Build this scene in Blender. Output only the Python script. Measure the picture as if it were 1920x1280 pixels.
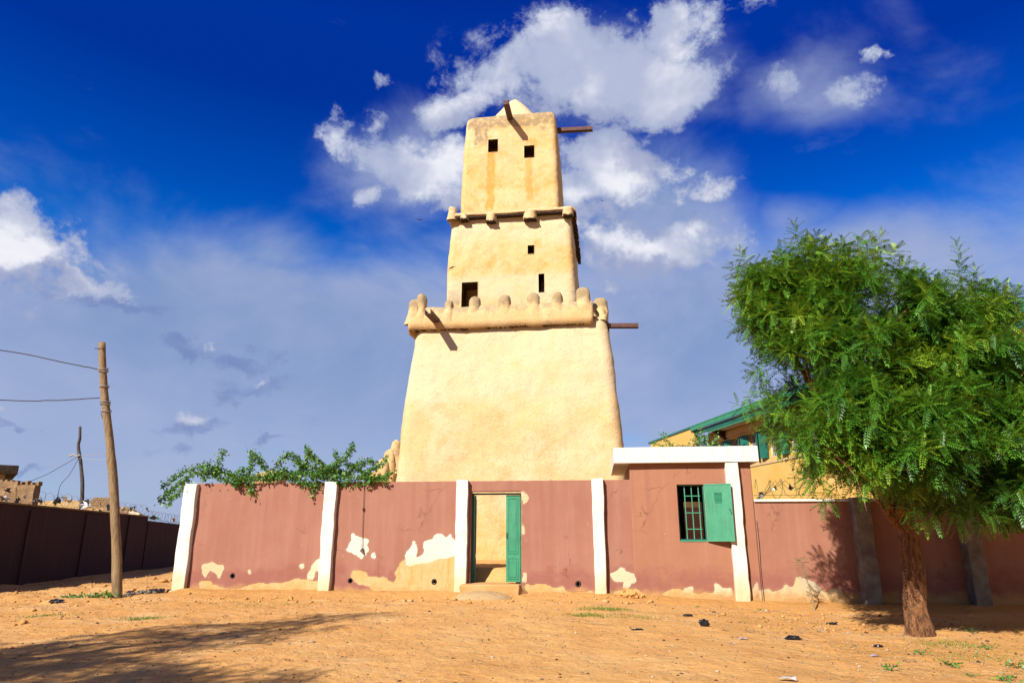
import bpy, math, random
import numpy as np
from mathutils import Vector, Matrix, noise as mnoise

random.seed(7); rng = np.random.default_rng(7)
for o in list(bpy.data.objects): bpy.data.objects.remove(o)
SC = bpy.context.scene
COL = SC.collection
R = math.radians

# ------------------------------------------------------------------ camera
cam = bpy.data.cameras.new('camera'); camo = bpy.data.objects.new('camera', cam); COL.objects.link(camo)
cam.lens = 24; cam.sensor_width = 36; cam.clip_end = 6000; cam.clip_start = 0.05
camo.location = (0, 0, 1.4); camo.rotation_euler = (R(90 + 15.7), 0, 0)
SC.camera = camo
SC.render.resolution_x = 1024; SC.render.resolution_y = 682
SC.view_settings.view_transform = 'Standard'; SC.view_settings.look = 'None'
SC.view_settings.exposure = 1.0      # the photograph is exposed for bright sun on middling surfaces; SC.view_settings.gamma = 1.0
SC.view_settings.use_curve_mapping = False

# ------------------------------------------------------------------ node helper
class NT:
    def __init__(s, tree): s.t = tree; s.n = tree.nodes; s.l = tree.links
    def node(s, typ, **kw):
        n = s.n.new(typ)
        for k, v in kw.items(): setattr(n, k, v)
        return n
    def put(s, sock, v):
        if v is None: return
        if isinstance(v, bpy.types.NodeSocket): s.l.new(v, sock)
        elif isinstance(v, (tuple, list)) and len(v) == 3 and sock.type == 'RGBA': sock.default_value = (*v, 1)
        else: sock.default_value = v
    def math(s, op, a, b=None, c=None, clamp=False):
        n = s.node('ShaderNodeMath', operation=op, use_clamp=clamp)
        s.put(n.inputs[0], a); s.put(n.inputs[1], b)
        if c is not None: s.put(n.inputs[2], c)
        return n.outputs[0]
    def vmath(s, op, a, b=None):
        n = s.node('ShaderNodeVectorMath', operation=op); s.put(n.inputs[0], a); s.put(n.inputs[1], b)
        return n.outputs['Value'] if op in ('LENGTH', 'DOT_PRODUCT') else n.outputs[0]
    def mr(s, v, a, b, c=0.0, d=1.0, smooth=True):
        n = s.node('ShaderNodeMapRange', interpolation_type='SMOOTHSTEP' if smooth else 'LINEAR')
        s.put(n.inputs[0], v); s.put(n.inputs[1], a); s.put(n.inputs[2], b); s.put(n.inputs[3], c); s.put(n.inputs[4], d)
        return n.outputs[0]
    def noise(s, vec, scale=5, detail=4, rough=.55, dist=0.0, col=False):
        n = s.node('ShaderNodeTexNoise')
        s.put(n.inputs['Vector'], vec); n.inputs['Scale'].default_value = scale; n.inputs['Detail'].default_value = detail
        n.inputs['Roughness'].default_value = rough; n.inputs['Distortion'].default_value = dist
        return n.outputs[1 if col else 0]
    def vor(s, vec, scale=5, feature='F1', rnd=1.0):
        n = s.node('ShaderNodeTexVoronoi', feature=feature); s.put(n.inputs['Vector'], vec)
        n.inputs['Scale'].default_value = scale; n.inputs['Randomness'].default_value = rnd
        return n.outputs[0]
    def mix(s, f, a, b, mode='MIX'):
        n = s.node('ShaderNodeMix', data_type='RGBA', blend_type=mode)
        s.put(n.inputs[0], f); s.put(n.inputs[6], a); s.put(n.inputs[7], b)
        return n.outputs[2]
    def mapping(s, vec, loc=(0, 0, 0), rot=(0, 0, 0), scale=(1, 1, 1), typ='POINT'):
        n = s.node('ShaderNodeMapping', vector_type=typ); s.put(n.inputs[0], vec)
        n.inputs[1].default_value = loc; n.inputs[2].default_value = rot; n.inputs[3].default_value = scale
        return n.outputs[0]
    def attr(s, name, out='Color'):
        n = s.node('ShaderNodeAttribute', attribute_name=name); return n.outputs[out]
    def sep(s, v):
        n = s.node('ShaderNodeSeparateXYZ'); s.put(n.inputs[0], v); return n.outputs
    def bump(s, h, strength=.5, dist=.02, nrm=None):
        n = s.node('ShaderNodeBump'); s.put(n.inputs['Height'], h); n.inputs['Strength'].default_value = strength
        n.inputs['Distance'].default_value = dist
        if nrm is not None: s.put(n.inputs['Normal'], nrm)
        return n.outputs[0]

# ------------------------------------------------------------------ world: sky with clouds
SUN_EL = math.atan(0.92 / 1.25); SUN_AZ = R(180 + 36.87)
w = bpy.data.worlds.new('World'); SC.world = w; w.use_nodes = True
T = NT(w.node_tree); T.n.clear()
CUMULUS=[(0.109,0.657,0.258,0.084,-0.06,1.00),(0.241,0.626,0.132,0.081,-0.12,0.95),(-0.063,0.625,0.108,0.054,0.03,0.80),(0.046,0.699,0.110,0.038,-0.03,0.60),(0.264,0.689,0.085,0.049,-0.14,0.70),(-0.138,0.508,0.121,0.068,0.06,1.00),(-0.225,0.530,0.059,0.056,0.10,0.70),(-0.277,0.559,0.042,0.034,0.12,0.55),(-0.253,0.469,0.037,0.040,0.10,0.70),(-0.094,0.465,0.077,0.045,0.03,0.70),(-0.194,0.586,0.052,0.034,0.09,0.50),(0.208,0.531,0.122,0.060,-0.10,0.90),(0.129,0.493,0.076,0.058,-0.06,0.70),(0.298,0.521,0.040,0.031,-0.14,0.60),(0.240,0.399,0.130,0.052,-0.09,1.00),(0.152,0.440,0.074,0.059,-0.06,0.60),(0.408,0.569,0.052,0.042,-0.20,0.44),(0.506,0.554,0.044,0.044,-0.25,0.44),(0.368,0.691,0.060,0.036,-0.19,0.50),(-0.225,0.641,0.031,0.020,0.10,0.45),(0.334,0.473,0.031,0.028,-0.14,0.45),(0.543,0.602,0.017,0.015,-0.28,0.30),(-0.647,0.318,0.079,0.056,0.22,1.00),(-0.592,0.296,0.053,0.029,-0.08,0.80),(-0.456,0.166,0.029,0.014,0.08,0.75),(-0.646,0.154,0.021,0.012,0.11,0.70),(-0.460,0.249,0.016,0.008,0.12,0.50),(-0.368,0.220,0.021,0.009,0.08,0.50),(0.168,0.344,0.024,0.019,-0.06,0.40)]
HAZE=[(-0.420,0.309,0.224,0.099,0.13,0.70),(-0.355,0.383,0.100,0.065,0.13,0.50),(-0.519,0.212,0.275,0.135,0.12,0.70),(-0.208,0.261,0.240,0.152,0.05,0.70),(0.510,0.373,0.173,0.060,-0.19,0.45),(0.308,0.277,0.320,0.147,-0.09,0.80),(0.433,0.422,0.081,0.041,-0.17,0.40),(-0.008,0.421,0.209,0.061,0.00,0.35),(0.655,0.546,0.105,0.068,-0.33,0.20),(0.203,0.451,0.187,0.157,-0.08,1.00),(0.126,0.629,0.299,0.129,-0.06,0.62),(-0.190,0.518,0.173,0.118,0.08,0.60),(0.454,0.570,0.135,0.069,-0.22,0.45),(-0.635,0.248,0.115,0.057,0.17,0.20)]
SHADE=[(-0.485,0.238,0.066,0.018,0.12,0.85),(-0.405,0.238,0.070,0.019,-0.04,0.85),(-0.381,0.208,0.100,0.025,0.08,0.85),(-0.461,0.152,0.085,0.017,0.07,0.80),(-0.469,0.117,0.064,0.019,0.06,0.80),(-0.333,0.147,0.043,0.009,0.05,0.70),(-0.617,0.140,0.043,0.009,0.10,0.70),(-0.586,0.077,0.050,0.010,0.05,0.60),(-0.302,0.116,0.043,0.007,0.03,0.60),(-0.583,0.277,0.053,0.016,-0.00,0.80),(-0.342,0.248,0.029,0.010,0.08,0.50),(-0.658,0.289,0.066,0.014,0.21,0.50)]
BELLY=[(0.089,0.584,0.277,0.049,-0.05,0.90),(0.260,0.554,0.127,0.041,-0.12,0.90),(0.203,0.455,0.135,0.037,-0.08,0.75),(-0.094,0.443,0.119,0.030,0.03,0.80),(0.230,0.365,0.144,0.029,-0.08,0.90),(0.148,0.701,0.099,0.028,-0.08,0.60),(-0.635,0.282,0.085,0.022,0.19,0.80),(-0.222,0.497,0.050,0.036,0.09,0.60),(0.000,0.605,0.072,0.028,-0.00,0.60)]

sky = T.node('ShaderNodeTexSky', sky_type='NISHITA', sun_disc=False)
sky.sun_elevation = SUN_EL; sky.sun_rotation = SUN_AZ; sky.air_density = 1.0; sky.dust_density = 0.6; sky.ozone_density = 3.0
tc = T.node('ShaderNodeTexCoord').outputs['Generated']
dirv = T.vmath('NORMALIZE', tc)
sx, sy, sz = T.sep(dirv)
az = T.math('ARCTAN2', sx, sy); el = T.math('ARCSINE', sz)
cx = T.node('ShaderNodeCombineXYZ'); T.put(cx.inputs[0], az); T.put(cx.inputs[1], el); azel = cx.outputs[0]
def blobs(lst, inner=0.0):
    tot = None
    for (a, e, ra, re, rot, wt) in lst:
        v = T.mapping(azel, (a, e, 0), (0, 0, rot), (ra, re, 1), 'TEXTURE')
        d = T.vmath('LENGTH', v)
        m = T.mr(d, 1.25, inner, 0.0, wt)
        tot = m if tot is None else T.math('MAXIMUM', tot, m)
    return tot
wn = T.node('ShaderNodeVectorMath', operation='SUBTRACT'); T.put(wn.inputs[0], T.noise(dirv, 5.0, 7, .6, 0, True)); wn.inputs[1].default_value = (.5, .5, .5)
wa = T.node('ShaderNodeVectorMath', operation='MULTIPLY_ADD'); T.put(wa.inputs[0], wn.outputs[0]); wa.inputs[1].default_value = (.30, .24, 0); T.put(wa.inputs[2], azel); azel_w = wa.outputs[0]
azel_f = azel; azel = azel_w
nA = T.noise(T.mapping(dirv, scale=(1, 1, 1.15)), 9.5, 14, .66, .25)       # cumulus edges
nB = T.noise(T.mapping(dirv, scale=(1, 1, 1.6)), 3.4, 8, .58, .3)     # veil
nC = T.noise(T.mapping(dirv, loc=(3, 1, 2), scale=(1, 1, 2.4)), 10, 9, .62, .3)     # small dark scraps
# outside the field the photograph shows, the same broken cumulus goes on
out = T.math('MAXIMUM', T.mr(T.math('ABSOLUTE', az), .85, 1.3), T.mr(el, .85, 1.15))
gen = T.math('MULTIPLY', out, T.mr(T.noise(dirv, 1.7, 3, .5), .5, .66, 0, .75))
cum = T.math('MAXIMUM', blobs(CUMULUS), gen)
nA2 = T.noise(T.mapping(dirv, loc=(5, 2, 1)), 26, 8, .65, .3)
dens = T.math('ADD', T.math('MULTIPLY', cum, 1.85), T.math('MULTIPLY', T.math('SUBTRACT', nA, .5), 4.0))
dens = T.math('ADD', dens, T.math('MULTIPLY', T.math('SUBTRACT', nA2, .5), 1.5))
maskC = T.math('MULTIPLY', T.mr(dens, .22, 1.0), T.mr(cum, .04, .22))
thick = T.mr(dens, .6, 1.7)
azel = azel_f
soft = T.noise(T.mapping(dirv, scale=(1, 1, 1.4)), 7.0, 4, .5, .2)
hz = T.math('MAXIMUM', blobs(HAZE), T.math('MULTIPLY', out, .3))
hz = T.math('ADD', hz, T.mr(el, .50, .20, 0, .80))
maskH = T.mr(T.math('ADD', hz, T.math('MULTIPLY', T.math('SUBTRACT', nB, .5), 1.5)), .12, .95, 0, .95)
azel = azel_w
maskS = T.mr(T.math('ADD', blobs(SHADE), T.math('MULTIPLY', T.math('SUBTRACT', nC, .5), 1.9)), .26, .95, 0, .75)
belly = T.mr(T.math('ADD', blobs(BELLY), T.math('MULTIPLY', T.math('SUBTRACT', soft, .5), 1.6)), .05, .75)
lit = T.mr(soft, .40, .62)
SK = 0.1
def c(r, g, b): return (r / SK, g / SK, b / SK)
# grade of the clear sky (polarised deep blue above, paler near the ground)
hs = T.node('ShaderNodeHueSaturation'); hs.inputs['Saturation'].default_value = 1.5; hs.inputs['Value'].default_value = 1.0
T.put(hs.inputs['Color'], sky.outputs[0])
rp = T.node('ShaderNodeValToRGB'); T.put(rp.inputs[0], T.mr(el, 0, 1.0, 0, 1, False)); cr_ = rp.color_ramp
cr_.elements[0].position = 0; cr_.elements[0].color = (.60, .75, .95, 1); cr_.elements[1].position = .85; cr_.elements[1].color = (.02, .13, .52, 1)
for p_, c_ in ((.25, (.30, .62, .90, 1)), (.38, (.05, .56, .86, 1)), (.46, (.03, .37, .76, 1)), (.60, (.02, .19, .62, 1)), (.70, (.02, .22, .72, 1))): e_ = cr_.elements.new(p_); e_.color = c_
base = T.mix(1.0, hs.outputs[0], rp.outputs[0], 'MULTIPLY')
base = T.mix(1.0, base, (1.9, 1.9, 1.9), 'MULTIPLY')
# clouds are lit by the sun: brighter on the thick sunward side, blue grey below
ccol = T.mix(T.math('MULTIPLY', thick, T.math('ADD', .12, T.math('MULTIPLY', lit, .88))), c(.40, .46, .66), c(.92, .92, .98))
ccol = T.mix(T.math('MULTIPLY', belly, .8), ccol, c(.32, .37, .58))
hcol = T.mix(T.mr(nB, .32, .68), c(.24, .335, .58), c(.37, .44, .66))
hcol = T.mix(T.mr(T.math('ADD', el, T.math('MULTIPLY', nB, .25)), .36, .16, 0, .55), hcol, c(.42, .49, .70))
col = T.mix(maskH, base, hcol)
col = T.mix(maskS, col, c(.175, .245, .50))
col = T.mix(maskC, col, ccol)
bg = T.node('ShaderNodeBackground'); bg.inputs[1].default_value = SK / 2; T.put(bg.inputs[0], col)
T.l.new(bg.outputs[0], T.node('ShaderNodeOutputWorld').inputs[0])
w.cycles.sampling_method = 'MANUAL'; w.cycles.sample_map_resolution = 512

# ------------------------------------------------------------------ sun
sl = bpy.data.lights.new('sun', 'SUN'); sl.energy = 5.0; sl.angle = R(.5); sl.color = (1.0, .93, .82)
so = bpy.data.objects.new('sun', sl); COL.objects.link(so)
so.rotation_euler = Vector((-.75, -1, .92)).to_track_quat('Z', 'Y').to_euler(); so.location = (-20, -20, 30)

# ------------------------------------------------------------------ mesh helpers
def fbm(p, oct=4): return mnoise.fractal(Vector(p), 1.0, 2.0, oct)
class MB:
    def __init__(s, off=(0, 0, 0)): s.v = []; s.f = []; s.off = off
    def add(s, vs, fs):
        b = len(s.v); s.v += [tuple(v) for v in vs]; s.f += [tuple(i + b for i in f) for f in fs]; return s
    def box(s, a, b, bev=0):
        (x0, y0, z0), (x1, y1, z1) = a, b
        return s.add([(x0, y0, z0), (x1, y0, z0), (x1, y1, z0), (x0, y1, z0), (x0, y0, z1), (x1, y0, z1), (x1, y1, z1), (x0, y1, z1)],
                     [(0, 3, 2, 1), (4, 5, 6, 7), (0, 1, 5, 4), (1, 2, 6, 5), (2, 3, 7, 6), (3, 0, 4, 7)])
    def tube(s, pts, r, n=8, cap=True, jit=0):
        pts = [Vector(p) for p in pts]; m = len(pts)
        if not hasattr(r, '__len__'): r = [r] * m
        rings = []; up = Vector((0, 0, 1)); x = None
        for i, p in enumerate(pts):
            t = (pts[min(i + 1, m - 1)] - pts[max(i - 1, 0)]).normalized()
            if x is None:
                ref = up if abs(t.z) < .9 else Vector((1, 0, 0)); x = t.cross(ref).normalized()
            else:
                x = (x - t * x.dot(t)).normalized()
            y = t.cross(x)
            for k in range(n):
                a = 2 * math.pi * k / n
                rr = r[i] * (1 + (jit * fbm((p.x * 3 + math.cos(a) * 1.5, p.y * 3 + math.sin(a) * 1.5, p.z * 2)) if jit else 0))
                rings.append(p + x * (math.cos(a) * rr) + y * (math.sin(a) * rr))
        fs = []
        for i in range(m - 1):
            for k in range(n):
                fs.append((i * n + k, i * n + (k + 1) % n, (i + 1) * n + (k + 1) % n, (i + 1) * n + k))
        if cap: fs.append(tuple(range(n - 1, -1, -1))); fs.append(tuple((m - 1) * n + k for k in range(n)))
        return s.add(rings, fs)
    def build(s, name, mat, parent=None, loc=None, smooth=False, **pr):
        me = bpy.data.meshes.new(name)
        o_ = s.off
        me.from_pydata([(v[0] - o_[0], v[1] - o_[1], v[2] - o_[2]) for v in s.v], [], s.f); me.update()
        return link(name, me, mat, parent, loc, smooth, **pr)
def link(name, me, mat, parent=None, loc=None, smooth=False, **pr):
    if mat is not None and len(me.materials) == 0: me.materials.append(mat)
    if smooth: me.polygons.foreach_set('use_smooth', [True] * len(me.polygons))
    o = bpy.data.objects.new(name, me); COL.objects.link(o)
    if parent is not None: o.parent = parent
    if loc is not None: o.location = loc
    for k, v in pr.items(): o[k] = v
    return o
def bevel(o, wd=.01, seg=2, ang=40):
    m = o.modifiers.new('bevel', 'BEVEL'); m.width = wd; m.segments = seg; m.limit_method = 'ANGLE'; m.angle_limit = R(ang); return o
def empty(name, loc, label, cat, group=None, rz=0):
    o = bpy.data.objects.new(name, None); COL.objects.link(o); o.location = loc; o.rotation_euler = (0, 0, rz)
    o.empty_display_size = .2
    o['label'] = label; o['category'] = cat
    if group: o['group'] = group
    return o
def tag(o, label, cat, group=None):
    o['label'] = label; o['category'] = cat
    if group: o['group'] = group
    return o
def np_mesh(name, verts, quads=None, tris=None):
    me = bpy.data.meshes.new(name); fl = []
    if quads is not None and len(quads): fl.append(np.asarray(quads))
    nq = len(quads) if quads is not None else 0; nt = len(tris) if tris is not None else 0
    me.vertices.add(len(verts)); me.vertices.foreach_set('co', np.asarray(verts, dtype=np.float32).ravel())
    loops = np.concatenate([np.asarray(quads, dtype=np.int32).ravel() if nq else np.zeros(0, np.int32), np.asarray(tris, dtype=np.int32).ravel() if nt else np.zeros(0, np.int32)])
    me.loops.add(len(loops)); me.loops.foreach_set('vertex_index', loops)
    me.polygons.add(nq + nt)
    st = np.concatenate([np.arange(nq) * 4, nq * 4 + np.arange(nt) * 3]).astype(np.int32)
    me.polygons.foreach_set('loop_start', st)
    me.update(calc_edges=True); me.validate(); return me
def vcol(me, name, arr):
    a = me.color_attributes.new(name, 'FLOAT_COLOR', 'POINT'); a.data.foreach_set('color', np.asarray(arr, dtype=np.float32).ravel())

# ------------------------------------------------------------------ materials
def newmat(name):
    m = bpy.data.materials.new(name); m.use_nodes = True; t = NT(m.node_tree)
    b = t.n['Principled BSDF']; return m, t, b
def simple(name, c1, c2=None, scale=8, rough=.8, bump=.3, bd=.01, metallic=0, stretch=(1, 1, 1), spec=.3):
    m, t, b = newmat(name)
    co = t.node('ShaderNodeTexCoord').outputs['Object']; co = t.mapping(co, scale=stretch)
    n = t.noise(co, scale, 6, .6)
    t.put(b.inputs['Base Color'], t.mix(t.mr(n, .3, .7), c1, c2 or tuple(k * .7 for k in c1)))
    b.inputs['Roughness'].default_value = rough; b.inputs['Metallic'].default_value = metallic
    b.inputs['Specular IOR Level'].default_value = spec
    if bump: t.put(b.inputs['Normal'], t.bump(t.noise(co, scale * 4, 5, .6), bump, bd))
    return m

def clay_mat():
    m, t, b = newmat('clay_render')
    co = t.node('ShaderNodeTexCoord').outputs['Object']
    big = t.noise(co, .55, 5, .6); mid = t.noise(co, 1.6, 6, .62); fine = t.noise(co, 11, 6, .65)
    st = t.attr('stain'); ss = t.node('ShaderNodeSeparateColor'); t.put(ss.inputs[0], st)
    c0 = t.mix(t.mr(big, .38, .62), (.88, .55, .21), (.90, .64, .34))
    c0 = t.mix(t.mr(mid, .46, .70, 0, .9), c0, (.84, .43, .11))
    c0 = t.mix(t.mr(fine, .45, .75, 0, .5), c0, (.93, .72, .48))
    strv = t.noise(t.mapping(co, scale=(3, 3, .35)), 1.6, 5, .6)
    c0 = t.mix(t.mr(strv, .48, .72, 0, .7), c0, (.84, .55, .24))
    pits = t.vor(t.mapping(co, scale=(1, 1, 1.2)), 9)
    pm = t.math('MULTIPLY', t.mr(pits, .17, .04), t.mr(t.noise(co, 2.2, 3), .42, .56))
    c0 = t.mix(t.math('MULTIPLY', pm, .75), c0, (.42, .25, .10))
    crk = t.vor(t.mapping(t.node('ShaderNodeVectorMath', operation='ADD').outputs[0], scale=(1, 1, 1)), 2)
    wv = t.node('ShaderNodeVectorMath', operation='MULTIPLY_ADD'); t.put(wv.inputs[0], t.noise(co, 3, 4, .6, 0, True)); wv.inputs[1].default_value = (.5, .5, .5); t.put(wv.inputs[2], co)
    crk = t.vor(wv.outputs[0], 1.7, 'DISTANCE_TO_EDGE')
    cm = t.math('MULTIPLY', t.mr(crk, .018, .004), t.mr(t.noise(co, .9, 3), .5, .6))
    c0 = t.mix(t.math('MULTIPLY', cm, .34), c0, (.5, .32, .14))
    # orange run-off (R), grey weathering (G), pale lime wash (B)
    sn = t.noise(t.mapping(co, scale=(5, 5, 1)), 2.5, 5, .6)
    c0 = t.mix(t.math('MULTIPLY', ss.outputs[0], t.mr(sn, .3, .6, .45, 1)), c0, (.80, .40, .09))
    gn = t.noise(co, 4.5, 7, .7)
    c0 = t.mix(t.math('MULTIPLY', t.mr(t.math('ADD', ss.outputs[1], t.math('MULTIPLY', t.math('SUBTRACT', gn, .5), 2.2)), .35, .9), t.math('MINIMUM', t.math('MULTIPLY', ss.outputs[1], 3), .8)), c0, (.34, .27, .16))
    c0 = t.mix(t.math('MULTIPLY', ss.outputs[2], t.mr(mid, .25, .75, .35, .9)), c0, (.86, .73, .51))
    t.put(b.inputs['Base Color'], c0); b.inputs['Roughness'].default_value = .92; b.inputs['Specular IOR Level'].default_value = .15
    h = t.math('ADD', t.math('MULTIPLY', t.noise(co, 2.6, 8, .62), 1.0), t.math('MULTIPLY', pm, -.6))
    h = t.math('ADD', h, t.math('MULTIPLY', cm, -.25))
    h = t.math('ADD', h, t.math('MULTIPLY', t.mr(t.noise(co, 14, 3, .5), .55, .7), .35))
    t.put(b.inputs['Normal'], t.bump(h, .55, .045)); return m
CLAY = clay_mat()

def wall_mat():
    m, t, b = newmat('painted_plaster')
    co = t.node('ShaderNodeTexCoord').outputs['Object']
    X, Y, Z = t.sep(co)
    pa = t.attr('peel'); ps = t.node('ShaderNodeSeparateColor'); t.put(ps.inputs[0], pa)
    cr = t.attr('cream', 'Fac'); tint = t.attr('tint', 'Fac')
    n1 = t.noise(co, .7, 5, .6); st = t.noise(t.mapping(co, scale=(2.6, 2.6, .18)), 1.8, 7, .65); st2 = t.noise(t.mapping(co, scale=(9, 9, .25)), 2.2, 5, .6)
    p0 = t.mix(t.mr(n1, .3, .7), (.415, .182, .122), (.46, .215, .145))
    p0 = t.mix(t.mr(st, .42, .75, 0, .5), p0, (.52, .265, .195))
    p0 = t.mix(t.mr(st, .45, .28, 0, .35), p0, (.40, .135, .095))
    p0 = t.mix(t.mr(st2, .5, .8, 0, .14), p0, (.60, .30, .23))
    p0 = t.mix(t.math('MULTIPLY', tint, .32), p0, (.55, .24, .11))
    # damp band rising from the ground
    dz = t.math('ADD', t.mr(Z, 1.15, .1, 0, 1), t.math('MULTIPLY', t.math('SUBTRACT', t.noise(t.mapping(co, scale=(1, 1, 1.3)), 1.6, 7, .65), .5), 2.2))
    p0 = t.mix(t.mr(dz, .45, 1.0, 0, .62), p0, (.36, .125, .10))
    speck = t.math('MULTIPLY', t.mr(t.vor(co, 5.5), .07, .045), t.mr(t.noise(co, 1.3, 3), .57, .6))
    p0 = t.mix(t.math('MULTIPLY', speck, .8), p0, (.85, .70, .55))
    fn = t.noise(co, 22, 5, .6)
    mn = t.noise(co, 3.5, 6, .65)
    wh = t.mix(t.mr(fn, .4, .7), (.90, .86, .74), (.86, .78, .60))
    wh = t.mix(t.mr(t.math('ADD', Z, t.math('MULTIPLY', mn, .5)), 1.15, .75, 0, .75), wh, (.85, .66, .38))
    tn = t.mix(t.mr(mn, .3, .7), (.74, .46, .17), (.80, .56, .27))
    tn = t.mix(t.mr(t.noise(t.mapping(co, scale=(3, 3, .5)), 2.2, 5, .6), .5, .72, 0, .8), tn, (.72, .40, .10))
    gy = t.mix(t.mr(mn, .42, .6), (.62, .53, .36), (.78, .58, .32))
    cre = t.mix(t.mr(fn, .35, .7), (.82, .66, .40), (.74, .55, .30))
    # hairline cracks and water stains
    cw_ = t.node('ShaderNodeVectorMath', operation='MULTIPLY_ADD'); t.put(cw_.inputs[0], t.noise(co, 2.5, 5, .6, 0, True)); cw_.inputs[1].default_value = (.6, .6, .6); t.put(cw_.inputs[2], co)
    ck = t.math('MULTIPLY', t.mr(t.vor(cw_.outputs[0], .55, 'DISTANCE_TO_EDGE'), .006, .0015), t.mr(t.noise(co, .8, 3), .5, .58))
    p0 = t.mix(t.math('MULTIPLY', ck, .7), p0, (.20, .085, .06))
    dr = t.math('MULTIPLY', t.mr(t.noise(t.mapping(co, scale=(1.1, 1.1, .10)), 2.4, 6, .6), .55, .72), t.mr(Z, .2, 2.6))
    p0 = t.mix(t.math('MULTIPLY', dr, .45), p0, (.36, .17, .12))
    ed = t.math('MULTIPLY', t.mr(t.math('MAXIMUM', t.math('MAXIMUM', ps.outputs[0], ps.outputs[1]), t.math('MAXIMUM', ps.outputs[2], cr)), .04, .42), t.mr(mn, .35, .6, .2, .75))
    p0 = t.mix(t.math('MULTIPLY', ed, .7), p0, (.62, .36, .26))
    wh = t.mix(t.mr(t.noise(co, 5.5, 6, .7), .55, .72, 0, .55), wh, (.70, .56, .36))
    fac = lambda s_: t.mr(t.math('ADD', s_, t.math('MULTIPLY', t.math('SUBTRACT', t.noise(co, 24, 6, .68), .5), .95)), .44, .56)
    c0 = t.mix(fac(ps.outputs[1]), p0, tn)
    c0 = t.mix(fac(ps.outputs[2]), c0, gy)
    c0 = t.mix(fac(cr), c0, cre)
    c0 = t.mix(fac(ps.outputs[0]), c0, wh)
    # splashed soil along the foot
    gz = t.mr(t.math('ADD', Z, t.math('MULTIPLY', t.math('SUBTRACT', mn, .5), .55)), .14, -.12, 0, .85)
    c0 = t.mix(gz, c0, (.66, .38, .14))
    t.put(b.inputs['Base Color'], c0); b.inputs['Roughness'].default_value = .85; b.inputs['Specular IOR Level'].default_value = .2
    anyp = t.math('MAXIMUM', t.math('MAXIMUM', ps.outputs[0], ps.outputs[1]), t.math('MAXIMUM', ps.outputs[2], cr))
    h = t.math('ADD', t.math('MULTIPLY', t.noise(co, 6, 6, .6), .5), t.math('MULTIPLY', t.math('MULTIPLY', fn, anyp), 1.2))
    h = t.math('ADD', h, t.math('MULTIPLY', fac(anyp), -1.6))
    t.put(b.inputs['Normal'], t.bump(h, .6, .02)); return m
PINK = wall_mat()

def ground_mat():
    m, t, b = newmat('sandy_soil')
    co = t.node('ShaderNodeTexCoord').outputs['Object']
    n0 = t.noise(co, .22, 5, .6); n1 = t.noise(co, 1.3, 7, .65); n2 = t.noise(co, 9, 7, .7); n3 = t.noise(co, 45, 4, .7)
    st = t.attr('soil'); ss = t.node('ShaderNodeSeparateColor'); t.put(ss.inputs[0], st)
    c0 = t.mix(t.mr(n0, .35, .65), (.82, .425, .145), (.80, .395, .12))
    c0 = t.mix(t.mr(n1, .45, .7, 0, .6), c0, (.84, .50, .20))
    c0 = t.mix(t.mr(t.noise(co, .6, 6, .65), .5, .68, 0, .55), c0, (.88, .58, .29))
    c0 = t.mix(t.mr(n1, .5, .3, 0, .45), c0, (.55, .27, .085))
    c0 = t.mix(t.math('MULTIPLY', ss.outputs[0], t.mr(n1, .3, .6, .5, 1)), c0, (.62, .31, .09))   # orange eroded clay by the wall
    c0 = t.mix(t.math('MULTIPLY', ss.outputs[1], t.mr(n1, .35, .65, .3, .9)), c0, (.84, .47, .165))    # trodden pale path
    c0 = t.mix(t.mr(n2, .56, .72, 0, .42), c0, (.40, .20, .085))
    c0 = t.mix(t.mr(n3, .58, .72, 0, .45), c0, (.33, .17, .08))
    c0 = t.mix(t.mr(n3, .42, .30, 0, .35), c0, (.82, .60, .36))
    t.put(b.inputs['Base Color'], c0); b.inputs['Roughness'].default_value = .95; b.inputs['Specular IOR Level'].default_value = .1
    fw = t.node('ShaderNodeVectorMath', operation='MULTIPLY_ADD'); t.put(fw.inputs[0], t.noise(co, 2.2, 3, .6, 0, True)); fw.inputs[1].default_value = (.35, .35, 0); t.put(fw.inputs[2], co)
    foot = t.mr(t.vor(t.mapping(fw.outputs[0], scale=(1.0, 1.35, 0)), 3.0), .05, .30)
    h0_ = t.math('MULTIPLY', foot, .45)
    h = t.math('ADD', t.math('ADD', h0_, 0), t.math('MULTIPLY', n2, 1.0), t.math('MULTIPLY', n3, .35)); h = t.math('ADD', h, t.math('MULTIPLY', t.noise(co, 3.5, 5, .6), 1.5))
    t.put(b.inputs['Normal'], t.bump(h, .8, .045)); return m
SOIL = ground_mat()

def leaf_mat(name, c1, c2, c3, trans=.35):
    m, t, b = newmat(name)
    at = t.attr('tone', 'Fac')
    n = t.math('ADD', at, 0)
    col_ = t.mix(t.mr(n, 0, .5, smooth=False), c1, c2); col_ = t.mix(t.mr(n, .5, 1.0, smooth=False), col_, c3)
    t.put(b.inputs['Base Color'], col_); b.inputs['Roughness'].default_value = .42; b.inputs['Specular IOR Level'].default_value = .4
    tr = t.node('ShaderNodeBsdfTranslucent'); t.put(tr.inputs[0], t.mix(.5, col_, (.30, .42, .02)))
    mx = t.node('ShaderNodeMixShader'); mx.inputs[0].default_value = trans
    t.l.new(b.outputs[0], mx.inputs[1]); t.l.new(tr.outputs[0], mx.inputs[2])
    t.l.new(mx.outputs[0], t.n['Material Output'].inputs[0]); return m
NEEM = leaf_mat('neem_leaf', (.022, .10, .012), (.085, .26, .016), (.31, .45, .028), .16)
VINE = leaf_mat('vine_leaf', (.03, .13, .03), (.09, .28, .05), (.28, .42, .06), .25)
BARK = None
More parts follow.
